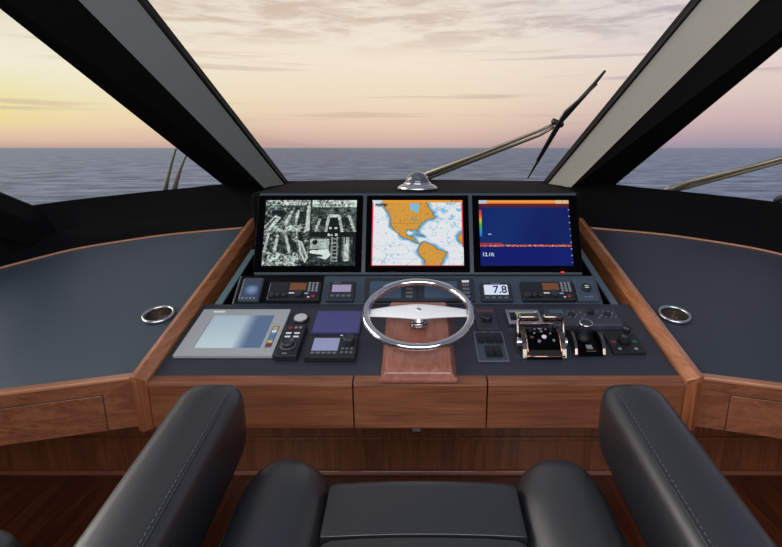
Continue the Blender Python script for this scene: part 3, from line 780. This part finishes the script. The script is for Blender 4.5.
# ------------------------------------------------------------------ compass
cc = at_z(417.5, 189.5, 1.335)
r_ = empty('compass', cc, label='domed compass with white ring on the ledge above the chart monitor', cat='compass')
k = (cc.y * math.cos(TH)) / F
MB().lathe([(.0001, 0), (20 * k, 0), (20.5 * k, .006), (19 * k, .014), (14 * k, .024), (12.5 * k, .026), (.0001, .026)], (0, 0, 0), 40)  .build('base_ring', M_satin, r_, smooth=True)
MB().torus((0, 0, .025), 12.6 * k, .005, 40, 8).build('dome_collar', M_chrome, r_, smooth=True)
MB().lathe([(12.2 * k * math.cos(a), .022 + 12.2 * k * 1.02 * math.sin(a)) for a in [R(x) for x in (0, 15, 30, 45, 60, 72, 82, 89.9)]], (0, 0, 0), 32).build('dome', M_dome, r_, smooth=True)
MB().tube([(20 * k * math.cos(a), 20 * k * math.sin(a), .003) for a in [2 * math.pi * i / 32 for i in range(33)]], .003, 6).build('base_gasket', M_rubber, r_)  # dark rubber ring around the foot of the compass base

# ------------------------------------------------------------------ instruments on the upper strip
def logo(d, x0, x1, y, z, m=None):
    d.box('name_strip', m or M_key, x0, y - .012, x1, y + .012, z, z + .0006, 0)
d = Dev('pilot_display', 'small blue grey pilot display at the left end of the instrument strip', 'display', I, 239.5, 261.5, 277, 303, h=0.012)
d.box('housing', M_bluebox, 0, 0, 1, 1, 0, .012, .004, taper=.004)
paint('screen', M_paintdim, d.root, *d.xy(.22, .78), *d.xy(.84, .36), .0125, 24, 18, lambda u, v: lerp((54, 72, 104), (108, 126, 152), max(0, 1 - 2.2 * abs(math.hypot(u - .55, v - .45) - .12))) )
for i in range(4): d.box('button', M_key, .2 + i * .17, .86, .3 + i * .17, .92, .011, .0135, .0006)
logo(d, .15, .8, .06, .0105, M_key)

def radio():
    d = Dev('radio', 'marine radio with orange display below the camera monitor', 'radio', I, 267, 321, 281, 303.3, h=0.014, group='marine radios on the instrument strip')
    d.box('housing', M_plas, 0, 0, 1, 1, 0, .014, .004, taper=.003)
    z = .014
    mb = MB()
    for i in range(7):
        a, e = d.xy(.05, .12 + i * .07); c_, f_ = d.xy(.36, .15 + i * .07); mb.box((a, f_, z), (c_, e, z + .0012))
    mb.build('speaker_grille', M_plas2, d.root)
    d.box('display', M_orange, .41, .12, .71, .48, z, z + .001, .0004)
    for i in range(3):
        for j in range(4): d.knob('key', M_key, .77 + i * .07, .13 + j * .125, .0048, z, z + .0018, n=10)
    for x in (.10, .22, .34): d.knob('knob', M_plas2, x, .78, .012 if x < .2 else .009, z, z + .012)
    d.knob('dial', M_plas2, .60, .72, .014, z, z + .014)
    for x in (.44, .49): d.box('soft_key', M_white, x - .03, .60, x + .03, .66, z, z + .0016, .0004)
    d.box('soft_key', M_lcdblue, .70, .62, .77, .68, z, z + .0016, .0004)
    d.box('soft_key', M_white, .76, .80, .80, .86, z, z + .0016, .0004)
    d.knob('distress_button', M_red, .87,   .80, .0066, z, z + .004, label='red distress button')
    return d
d = radio()
# the second radio, same kind
ra = d.root; rb = copy_tree(ra)
ul = (I.hit(520, 292)[0] + I.hit(574, 292)[0]) / 2
rb.location.x = ul; rb['label'] = 'marine radio with orange display below the echo sounder monitor'

d = Dev('control_display', 'small black control display with lilac screen right of the left radio', 'display', I, 327, 354.5, 281, 303.3, h=0.012)
d.box('housing', M_plas2, 0, 0, 1, 1, 0, .012, .003, taper=.002)
d.box('screen', M_pinklcd, .17, .2, .86, .56, .012, .0127, .0004)
for i in range(4): d.box('button', M_btn, .14 + i * .2, .7, .28 + i * .2, .8, .012, .0138, .0006)
logo(d, .2, .45, .09, .012)

for nm, (xl, xr), lab in (('left', (364.5, 417), 'dark autopilot panel with blue screen behind the left half of the steering wheel'), ('right', (419, 474), 'dark autopilot panel with blue screen behind the right half of the steering wheel')):
    d = Dev('autopilot_panel', lab, 'display', I, xl, xr, 278, 303.2, h=0.012, group='panels behind the steering wheel')
    d.box('housing', M_plas2, 0, 0, 1, 1, 0, .012, .002)
    d.box('screen', M_bluelcd, .1, .16, .70, .9, .012, .0127, .0004)
    for j in range(5): d.box('button', M_white if (j == 0 and nm == 'right') else M_btn, .79, .12 + j * .165, .92, .22 + j * .165, .012, .0145, .0006)

d = Dev('depth_gauge', 'square white screened gauge reading 7.8 right of the steering wheel', 'gauge', I, 481, 512.5, 282.5, 304, h=0.012)
d.box('housing', M_plas2, 0, 0, 1, 1, 0, .012, .003, taper=.002)
d.box('screen', M_whitelcd, .11, .14, .87, .68, .012, .0128, .0004)
x, y = d.xy(.84, .42); text('7.8', 'digits', M_navy, d.root, (x, y, .0132), .045, .88, align='RIGHT')
for i in range(4): d.box('button', M_btn, .12 + i * .2, .79, .25 + i * .2, .88, .012, .014, .0006)
logo(d, .35, .65, .06, .012)

d = Dev('speaker_unit', 'small dark dial unit at the right end of the instrument strip', 'dial', I, 575, 598, 276.5, 303.3, h=0.012)
d.box('housing', M_bluebox, 0, 0, 1, 1, 0, .012, .004, taper=.004)
d.knob('dial', M_plas, .5, .5, .016, .012, .022)
x, y = d.xy(.5, .5)
for k_ in (-1, 1): MB().box((x - .007, y - .0015 + k_ * .004, .022), (x + .007, y + .0015 + k_ * .004, .0226)).build('dial_mark', M_white, d.root)
for i in range(3): d.box('mark', M_key, .36 + i * .13, .82, .43 + i * .13, .86, .012, .0126, 0)

# ------------------------------------------------------------------ instruments on the console top
d = Dev('touch_panel', 'large silver framed touch panel at the left of the console', 'touch panel', P, 188.3, 281.5, 309.3, 355.7, h=0.011)
d.box('housing', M_plas, .005, .005, .995, .995, 0, .006, .001)
d.frame('frame', M_silver, 0, 0, 1, 1, .155, .14, .845, .85, .0005, .011, .0015)
paint('screen', M_paintdim, d.root, *d.xy(.155, .85), *d.xy(.845, .14), .0085, 40, 30, lambda u, v: lerp(lerp((142, 160, 170), (166, 180, 186), v), (78, 96, 122), max(0, min(1, (u - .55) * 5))))
for i, mm_ in enumerate((M_yellow, M_white, M_blue, M_blue, M_yellow, M_red)): d.box('button', mm_, .895, .42 + i * .07, .945, .475 + i * .07, .011, .0122, .0004)
d.box('button_strip', M_btn, .885, .40, .955, .85, .011, .0114, .0002)
d.box('logo', M_white, .13, .045, .26, .085, .011, .0115, 0)

d = Dev('joystick_unit', 'black control unit with dial and red button right of the touch panel', 'control unit', P, 279, 302.5, 323.5, 356, h=0.02)
d.box('housing', M_plas, 0, 0, 1, 1, 0, .02, .004, taper=.003)
z = .02
d.knob('red_button', M_red, .32, .16, .0065, z, z + .003)
for x in (.55, .75): d.box('button', M_key, x - .06, .12, x + .06, .18, z, z + .002, .0005)
for j in (.33, .44):
    for x in (.32, .68): d.box('button', M_white, x - .12, j - .02, x + .12, j + .02, z, z + .002, .0005)
d.knob('dial', M_plas2, .48, .7, .019, z, z + .016, dish=.003); x, y = d.xy(.48, .7)
MB().torus((x, y, z + .001), .021, .002, 28, 6).build('dial_ring', M_btn, d.root, smooth=True)
logo(d, .35, .55, .93, z)

d = Dev('call_button', 'round pale disc set in the console beside the touch panel', 'button', P, 293, 308.5, 312.5, 322.5, h=0.012)
r0 = d.w / 2
MB().lathe([(.0001, 0), (r0, 0), (r0, .008), (r0 * .9, .011), (.0001, .011)], (0, 0, 0), 28).build('rim', M_plas, d.root, bevel=.001)
MB().lathe([(.0001, .01), (r0 * .86, .01), (r0 * .8, .0135), (.0001, .0145)], (0, 0, 0), 28).build('disc', simple('disc_grey', (182, 186, 190), .4, var=.04), d.root)

d = Dev('tablet', 'flat violet tinted tablet lying left of the steering wheel', 'tablet', P, 313.5, 361.5, 310.5, 334, h=0.009)
d.box('body', M_purpleedge, 0, 0, 1, 1, 0, .009, .002)
d.box('screen', M_purple, .03, .04, .97, .95, .009, .0096, .0003)

d = Dev('chart_controller', 'black controller with pale lavender screen and knob below the tablet', 'control unit', P, 306.5, 357.5, 334.5, 357, h=0.02)
d.box('housing', M_plas, 0, 0, 1, 1, 0, .02, .004, taper=.002)
d.box('screen', M_lavlcd, .12, .18, .63, .74, .02, .0207, .0004)
for i in range(5): d.box('soft_key', M_btn, .12 + i * .105, .8, .2 + i * .105, .88, .02, .0216, .0004)
d.knob('dial', M_plas2, .82, .32, .017, .02, .036)
for i in range(3):
    for j in range(2): d.knob('key', M_btn, .72 + i * .09, .66 + j * .16, .0045, .02, .022, n=10)
d.box('mark', M_white, .62, .03, .67, .07, .0195, .0202, 0)

d = Dev('rotary_control', 'small square black control with round knob right of the wheel', 'control unit', P, 475.5, 497, 306, 329.5, h=0.01)
d.box('housing', simple('control_grey', (48, 50, 58), .42, var=.08), 0, 0, 1, 1, 0, .010, .002)
d.knob('dial', M_plas, .5, .62, .017, .010, .028)
d.box('label_bar', M_copper_refl, .1, .16, .9, .26, .010, .0106, 0)

d = Dev('switch_panel', 'grey framed panel of five black rocker switches', 'switch panel', P, 475.5, 506, 331.5, 361.5, h=0.004)
d.frame('frame', M_btn, 0, 0, 1, 1, .04, .03, .96, .97, 0, .004, .0008)
d.box('plate', M_slate, .03, .02, .97, .98, 0, .003, .0005)
for i in range(3):
    x, y = d.xy(.22 + i * .29, .26)
    MB().prism([(y - .022, .003), (y + .022, .003), (y + .022, .012), (y, .009), (y - .022, .016)], 'x', x - .0105, x + .0105).build('rocker', M_plas, d.root, bevel=.001)
for i in range(2):
    x, y = d.xy(.42 + i * .27, .72)
    MB().prism([(y - .022, .003), (y + .022, .003), (y + .022, .012), (y, .009), (y - .022, .016)], 'x', x - .0105, x + .0105).build('rocker', M_plas, d.root, bevel=.001)
for i in range(3): d.box('mark', M_key, .15 + i * .29, .05, .29 + i * .29, .075, .003, .0036, 0)

d = Dev('engine_display', 'small chrome edged display with olive screen behind the throttle', 'display', P, 507, 541, 309.5, 323, h=0.014)
d.box('housing', M_plas, .02, .02, .98, .98, 0, .012, .002)
d.frame('bezel', M_satin, 0, 0, 1, 1, .10, .18, .90, .80, .002, .015, .003)
d.box('screen', M_greenlcd, .28, .2, .86, .62, .012, .0135, .0004)
d.knob('dial', M_plas, .17, .5, .008, .012, .017)

d = Dev('keypad', 'long dark grey keypad bar with round controls along the console back', 'keypad', P, 545.5, 620, 307.5, 325.5, h=0.02)
d.box('housing', simple('keypad_grey', (50, 55, 66), .42, var=.08), 0, 0, 1, 1, 0, .02, .004, taper=.005)
d.box('screen', M_bluelcd, .08, .15, .26, .42, .02, .0206, .0004)
for x, r in ((.36, .011), (.84, .011)):
    d.knob('pad', M_plas, x, .42, r, .02, .0235)
    for k_ in range(6):
        a = k_ * math.pi / 3; xx, yy = d.xy(x, .42)
        MB().lathe([(.0001, .02), (.003, .02), (.003, .0225), (.0001, .0228)], (xx + .016 * math.cos(a), yy + .016 * math.sin(a), 0), 8).build('key', M_btn, d.root)
d.knob('joystick', M_plas, .62, .36, .010, .02, .036)
for x, y in ((.49, .3), (.53, .45), (.48, .6), (.72, .3), (.75, .5), (.71, .6), (.94, .55), (.92, .35)): d.knob('key', M_btn, x, y, .0035, .02, .0225, n=8)

# twin throttle
d = Dev('throttle', 'twin chrome engine throttle with two levers', 'throttle', P, 518.5, 561, 332, 360)
W, H = d.w, d.h
def arc_plate(x0, x1, m, part, zs=1.0):
    n = 10; rng = [(-H / 2 + H * i / n, (.006 + .040 * math.sin(math.pi * (i + .0) / n) ** .7) * zs) for i in range(n + 1)]
    mb = MB(); mb.loft([[V3((x0, y, -.0)) , V3((x1, y, -.0)), V3((x1, y, h)), V3((x0, y, h))] for y, h in rng])
    return mb.build(part, m, d.root, bevel=.0015)
arc_plate(-W / 2 + .014, W / 2 - .014, M_gloss, 'body')
for sx in (-1, 1):
    arc_plate(min(sx * W / 2, sx * (W / 2 - .013)), max(sx * W / 2, sx * (W / 2 - .013)), M_dkchrome, 'side_cheek', 1.12)
MB().tube([(-W / 2 + .008, H / 2 - .008, .030), (-W / 2 + .016, H / 2 - .003, .034), (W / 2 - .016, H / 2 - .003, .034), (W / 2 - .008, H / 2 - .008, .030)], .003, 8).build('top_rim', M_copper_refl, d.root, smooth=True)
MB().tube([(-W / 2 + .006, -H / 2 + .002, .010), (W / 2 - .006, -H / 2 + .002, .010)], .003, 8).build('lower_rim', M_copper_refl, d.root, smooth=True)
for sx in (-1, 1):
    pts = [(sx * (W / 2 - .015), -H / 2 + H * i / 10, .008 + .041 * math.sin(math.pi * i / 10) ** .7) for i in range(11)]
    MB().tube(pts, .0022, 6).build('inner_rim', M_copper_refl, d.root, smooth=True)  # thin tubes whose colour imitates warm reflections along the cheeks
for sx, xe in ((-1, -.006), (1, .006)):
    xo = sx * (W / 2 + .004)
    arm = MB(); arm.tube([(xo, -.012, .02), (xo, .010, .045), (xo, .024, .066), (xo - sx * .004, .028, .074), (xo - sx * .012, .030, .078)], [.0075, .006, .0055, .006, .007], 10)
    lv = arm.build('lever', M_dkchrome, d.root, smooth=True)
    MB().lathe([(.0001, 0), (.009, .0005), (.0120, .006), (.0125, .052), (.0105, .057), (.0001, .058)], (xo - sx * .002, .030, .079), 16, Matrix(((0, 0, -sx), (0, 1, 0), (sx, 0, 0)))).build('lever_grip', M_dkchrome, lv, smooth=True)
    MB().lathe([(.0001, -.008), (.014, -.006), (.014, .006), (.0001, .008)], (xo, -.012, .02), 18, Matrix(((0, 0, 1), (0, 1, 0), (-1, 0, 0)))).build('pivot_cap', M_chrome, d.root)
def arc_h(y): 
    t = (y + H / 2) / H; return .006 + .040 * max(0, math.sin(math.pi * t)) ** .7
for x, y, r, mm_ in ((.0, .022, .006, M_chrome), (.004, -.018, .007, M_white), (-.012, -.032, .005, M_key), (-.016, .018, .003, M_key), (.016, .018, .003, M_key), (.0, .004, .004, M_key), (-.030, .010, .004, M_copper_refl), (.030, .010, .004, M_copper_refl), (-.032, -.020, .006, M_copper_refl), (.030, -.030, .004, M_key), (.024, -.006, .003, M_key), (-.022, -.004, .003, M_key)):
    MB().lathe([(.0001, -.004), (r, -.004), (r, .002), (.0001, .003)], (x, y, arc_h(y)), 12).build('button', mm_, d.root)
for k_, x in ((0, -.006), (1, .008)):
    pass

# bow thruster control
d = Dev('bow_thruster', 'chrome sided thruster control with a tall knob right of the throttle', 'thruster control', P, 570, 600.5, 335, 357)
W, H = d.w, d.h
d.box('base', M_gloss, .1, .0, .9, 1, 0, .014, .003, taper=.003)
for sx in (-1, 1):
    n = 10; x0, x1 = sorted((sx * W / 2, sx * (W / 2 - .010)))
    mb = MB(); mb.loft([[V3((x0, -H / 2 + H * 1.1 * i / n, 0)), V3((x1, -H / 2 + H * 1.1 * i / n, 0)), V3((x1, -H / 2 + H * 1.1 * i / n, .005 + .034 * math.sin(math.pi * i / n) ** .7)), V3((x0, -H / 2 + H * 1.1 * i / n, .005 + .034 * math.sin(math.pi * i / n) ** .7))] for i in range(n + 1)])
    mb.build('side_cheek', M_dkchrome, d.root, bevel=.0025)
MB().lathe([(.0001, .012), (.019, .012), (.018, .020), (.013, .028), (.011, .036), (.013, .044), (.015, .052), (.0001, .054)], (-.004, .016, 0), 20).build('stick_boot', M_plas2, d.root, smooth=True)
MB().lathe([(.0001, .049), (.014, .049), (.0185, .057), (.0185, .068), (.015, .072), (.0001, .071)], (-.004, .016, 0), 24).build('stick_knob', M_plas2, d.root)
MB().torus((-.004, .016, .069), .0176, .0026, 28, 8).build('knob_ring', M_chrome, d.root, smooth=True)
d.box('emblem', M_key, .42, .66, .62, .84, .0142, .0152, .0008)
d.box('mark', M_copper_refl, .36, .92, .66, .95, .0142, .0148, 0)

# joystick
d = Dev('docking_joystick', 'black joystick on a square plate with red and green marks', 'joystick', P, 608, 640, 335, 355)
d.box('plate', M_plas, 0, 0, 1, 1, 0, .008, .002)
MB().lathe([(.0001, .008), (.019, .008), (.017, .016), (.014, .024), (.0145, .030), (.010, .034), (.0085, .042), (.0125, .049), (.0135, .059), (.009, .064), (.0001, .065)], (.0, .004, 0), 20).build('stick', M_plas, d.root, smooth=True)
d.box('port_mark', M_red, .08, .42, .24, .54, .008, .0090, .0005, label='red port mark')
d.box('starboard_mark', M_green, .75, .40, .90, .52, .008, .0090, .0005, label='green starboard mark')
for x in (.24, .74): d.knob('button', M_key, x, .82, .0055, .008, .0095, n=12)

# ------------------------------------------------------------------ steering wheel
wc = at_y(418.5, 312, 1.43)
r_ = empty('steering_wheel', wc, (R(19.5), 0, 0), 'polished steel steering wheel with a flat white spoke bar', 'steering wheel')
dep = wc.y * math.cos(TH) + (EZ - wc.z) * math.sin(TH)
Rm = 52.6 / F * dep; rr2 = 4.0 / F * dep
MB().torus((0, 0, 0), Rm, rr2, 80, 16).build('rim', M_chrome, r_, smooth=True)
n = 24; rings = []
for i in range(n + 1):
    t = -1 + 2 * i / n; x = t * (Rm - .002)
    hh = .0165 + .020 * max(0, 1 - max(0, abs(t) - .08) / .92) ; hz = .004 + .004 * (1 - abs(t)); zc = -.004 + .010 * (1 - t * t)
    yo = -.004 * (1 - abs(t)) - .002
    rings.append([V3((x, yo + hh * math.cos(a) * (1 if math.sin(a) >= 0 else .96), zc + hz * math.sin(a))) for a in [2 * math.pi * k_ / 14 for k_ in range(14)]])
MB().loft(rings).build('spoke', M_spoke if False else simple('brushed_spoke', (238, 241, 243), .32, metal=.0, var=.03), r_, smooth=True)
for sx in (-1, 1):
    MB().box((sx * (Rm - .008) - .007, -.012, -.008), (sx * (Rm - .008) + .007, .012, .006)).build('spoke_clamp', M_chrome, r_, bevel=.003)
MB().lathe([(.0001, .004), (.0085, .004), (.0085, .012), (.006, .0155), (.0001, .0165)], (0, -.004, 0), 20).build('hub_cap', M_satin, r_, smooth=True)

# column runs down along the wheel axis to the plinth
pz = P.o.z + math.tan(P.a) * (wc.y - P.o.y) + .0235 / math.cos(P.a)
ln = wc.z - pz - .008
MB().lathe([(.0001, -.006), (.017, -.006), (.018, -ln * .4), (.021, -ln * .62), (.026, -ln * .7), (.028, -ln * .95), (.026, -ln), (.0001, -ln)], (0, 0, 0), 28, Matrix.Rotation(R(-19.5), 3, 'X')).build('column', M_chrome, r_, bevel=.001)

# ------------------------------------------------------------------ helm chair
def superring(cx, cz, hx, hz, y, n=28, e=3.2, sh=0.):
    r = []
    for k_ in range(n):
        a = 2 * math.pi * k_ / n; c_, s_ = math.cos(a), math.sin(a)
        x = hx * math.copysign(abs(c_) ** (2 / e), c_); z = hz * math.copysign(abs(s_) ** (2 / e), s_)
        r.append(V3((cx + x + sh * z, y, cz + z)))
    return r
def pad(cx, cz, hx, hz, y0, y1, rf, rb_, e=3.2, sh=0., n=28, fz=None, fe=2.0, frac=.35):
    """a long upholstered pad along y with rounded ends"""
    st = []
    for i in range(9):
        a = R(90) * i / 8; st.append((y1 - rf + rf * math.cos(a), 1 - frac + frac * math.sin(a) if i else .42))
    st = list(reversed([])) + st
    rings = []
    for y, s_ in st: rings.append((y, s_))
    for i in range(1, 8): rings.append((y1 - rf + (y0 + rb_ - y1 + rf) * i / 8, 1))
    for i in range(9):
        a = R(90) * i / 8; rings.append((y0 + rb_ - rb_ * math.sin(a), (1 - frac + frac * math.cos(a)) if i < 8 else .42))
    mb = MB(); mb.loft([superring(cx, cz, hx * s_, hz * s_ if hz * s_ > hz * .4 else hz * s_, y, n, e, sh) for y, s_ in rings])
    return mb
ARM_Z, SEAT_Z = 1.04, .90
def make_chair():
    root = empty('helm_chair', (.012, .4, FZ), label='black leather helm chair with padded armrests in front of the console', cat='chair', group='helm chairs')
    o = root.location.copy()
    o.x = 0
    def tilt(p): return V3((p[0], p[1], p[2] - .149 * (.93 - p[1])))
    def sft(mb):
        for v in mb.bm.verts: v.co = tilt(v.co) - o
        return mb
    for sx in (-1, 1):
        cx = sx * .425
        arm = sft(pad(cx, ARM_Z - .080, .065, .080, -.12, .945, .06, .06, e=4.0, sh=0, frac=.25)).build('armrest', M_leather, root, smooth=True)
        # piping and stitches along the inner top edge
        sxe = cx - sx * .046; ze = ARM_Z - .0035
        path = [(sxe + sx * .014, .94, ARM_Z - .075), (sxe + sx * .010, .93, ARM_Z - .035), (sxe + sx * .006, .912, ARM_Z - .013), (sxe + sx * .003, .89, ze - .002)] + [(sxe, y, ze) for y in (.86, .8, .7, .6, .5, .4, .2, 0)]
        MB().tube([tilt(p) - o for p in path[2:]], .0013, 6).build('seam', M_leather, arm, smooth=True)
        mb = MB(); y = .885
        while y > .3:
            mb.tube([tilt((sxe + sx * .005, y, ze + .0022)) - o, tilt((sxe + sx * .005, y - .006, ze + .0022)) - o], .0009, 5); y -= .0105
        mb.build('stitching', M_stitch, arm, kind='stuff')
        sft(MB().box((cx - .03, -.16, SEAT_Z - .18), (cx + .03, .0, ARM_Z - .05))).build('arm_support', M_plas, root, bevel=.015, seg=3)
        # thigh bolster
        bx = sx * .250
        bol = sft(pad(bx, SEAT_Z - .058, .086, .090, -.10, .890, .13, .08, e=2.2, frac=.5, sh=sx * .30)).build('bolster', M_leather, root, smooth=True)
        MB().tube([tilt((bx + sx * .080, y, zz)) - o for y, zz in ((.7, SEAT_Z + .012), (.5, SEAT_Z + .012), (.2, SEAT_Z + .012))], .0016, 6).build('piping', M_leather, bol, smooth=True)
    # seat cushion: front roll and rear pad
    hw = .176
    def cushion(y0, y1, zt, th, rf, rb=.02):
        rings = []
        prof = []
        for i in range(8):
            a = R(90) * i / 7; prof.append((y1 - rf + rf * math.cos(a), zt - rf + rf * math.sin(a)))
        prof = [(y1 - .01, zt - th)] + prof
        for i in range(8):
            a = R(90) * i / 7; prof.append((y0 + rb - rb * math.sin(a), zt - rb + rb * math.cos(a)))
        prof.append((y0, zt - th))
        mb = MB()
        xs = [-1, -.985, -.95, -.88, -.6, -.3, 0, .3, .6, .88, .95, .985, 1]
        cyc, czc = (y0 + y1) / 2, zt - th / 2
        for t in xs:
            s_ = 1 - .05 * abs(t) ** 20
            rings.append([V3((t * hw, cyc + (y - cyc) * s_, czc + (z_ - czc) * s_ + .006 * (1 - t * t))) for y, z_ in prof])
        return mb.loft(rings)
    sft(cushion(.708, .845, SEAT_Z - .002, .13, .035, .0015)).build('seat_roll', M_leather, root, smooth=True)
    sft(cushion(.05, .706, SEAT_Z - .003, .12, .006)).build('seat_cushion', M_leather, root, smooth=True)
    sft(MB().box((-.30, -.08, SEAT_Z - .17), (.30, .80, SEAT_Z - .11))).build('seat_pan', M_plas, root, bevel=.02)
    # backrest leaning away behind the viewpoint
    mb = MB(); rings = []
    for i in range(11):
        t = i / 10; z_ = SEAT_Z - .1 + .78 * t; y = -.16 - .26 * t; hx = (.30 - .06 * t) * (1 if 0 < i < 10 else .8); hy = .06 * (1 if 0 < i < 10 else .4)
        rings.append([V3((hx * math.copysign(abs(math.cos(a)) ** .6, math.cos(a)), y + hy * math.copysign(abs(math.sin(a)) ** .6, math.sin(a)), z_)) for a in [2 * math.pi * k_ / 24 for k_ in range(24)]])
    sft(mb.loft(rings)).build('backrest', M_leather, root, smooth=True)
    MB().lathe([(.0001, .02), (.055, .02), (.055, SEAT_Z - .24 - FZ), (.0001, SEAT_Z - .24 - FZ)], (0, 0, 0), 28).build('pedestal', M_satin, root, bevel=.002)
    MB().lathe([(.0001, 0), (.24, 0), (.24, .012), (.10, .03), (.0001, .03)], (0, 0, 0), 40).build('base', M_satin, root, bevel=.002)
    return root
chair = make_chair()
c2 = copy_tree(chair); c2.location = (-.99, .0, FZ)
c2['label'] = 'second black leather chair, only an armrest corner showing at lower left'

# ------------------------------------------------------------------ light and colour
def area(name, loc, rot, size, power, colr):
    l = bpy.data.lights.new(name, 'AREA'); l.shape = 'RECTANGLE'; l.size, l.size_y = size; l.energy = power; l.color = colr
    o = bpy.data.objects.new(name, l); col.objects.link(o); o.location = loc; o.rotation_euler = rot
    return o
area('added_fill_light', (0, -1.5, 2.45), (R(48), 0, 0), (3.6, 1.5), 86, (1, .97, .95))  # unseen fill lamp added behind the viewpoint to brighten the cabin
sl = bpy.data.lights.new('sunset_glow', 'SUN'); sl.energy = 2.8; sl.angle = R(50); sl.color = (1, .95, .86)
so = bpy.data.objects.new('sunset_glow', sl); col.objects.link(so)
so.rotation_euler = V3((-.93, .12, .36)).to_track_quat('Z', 'Y').to_euler()
sc.view_settings.view_transform = 'Standard'; sc.view_settings.look = 'None'; sc.view_settings.exposure = 0; sc.view_settings.gamma = 1
sc.cycles.use_denoising = True
sc.cycles.max_bounces = 6; sc.cycles.transparent_max_bounces = 8; sc.cycles.caustics_reflective = False; sc.cycles.caustics_refractive = False
sc.cycles.sample_clamp_indirect = 4
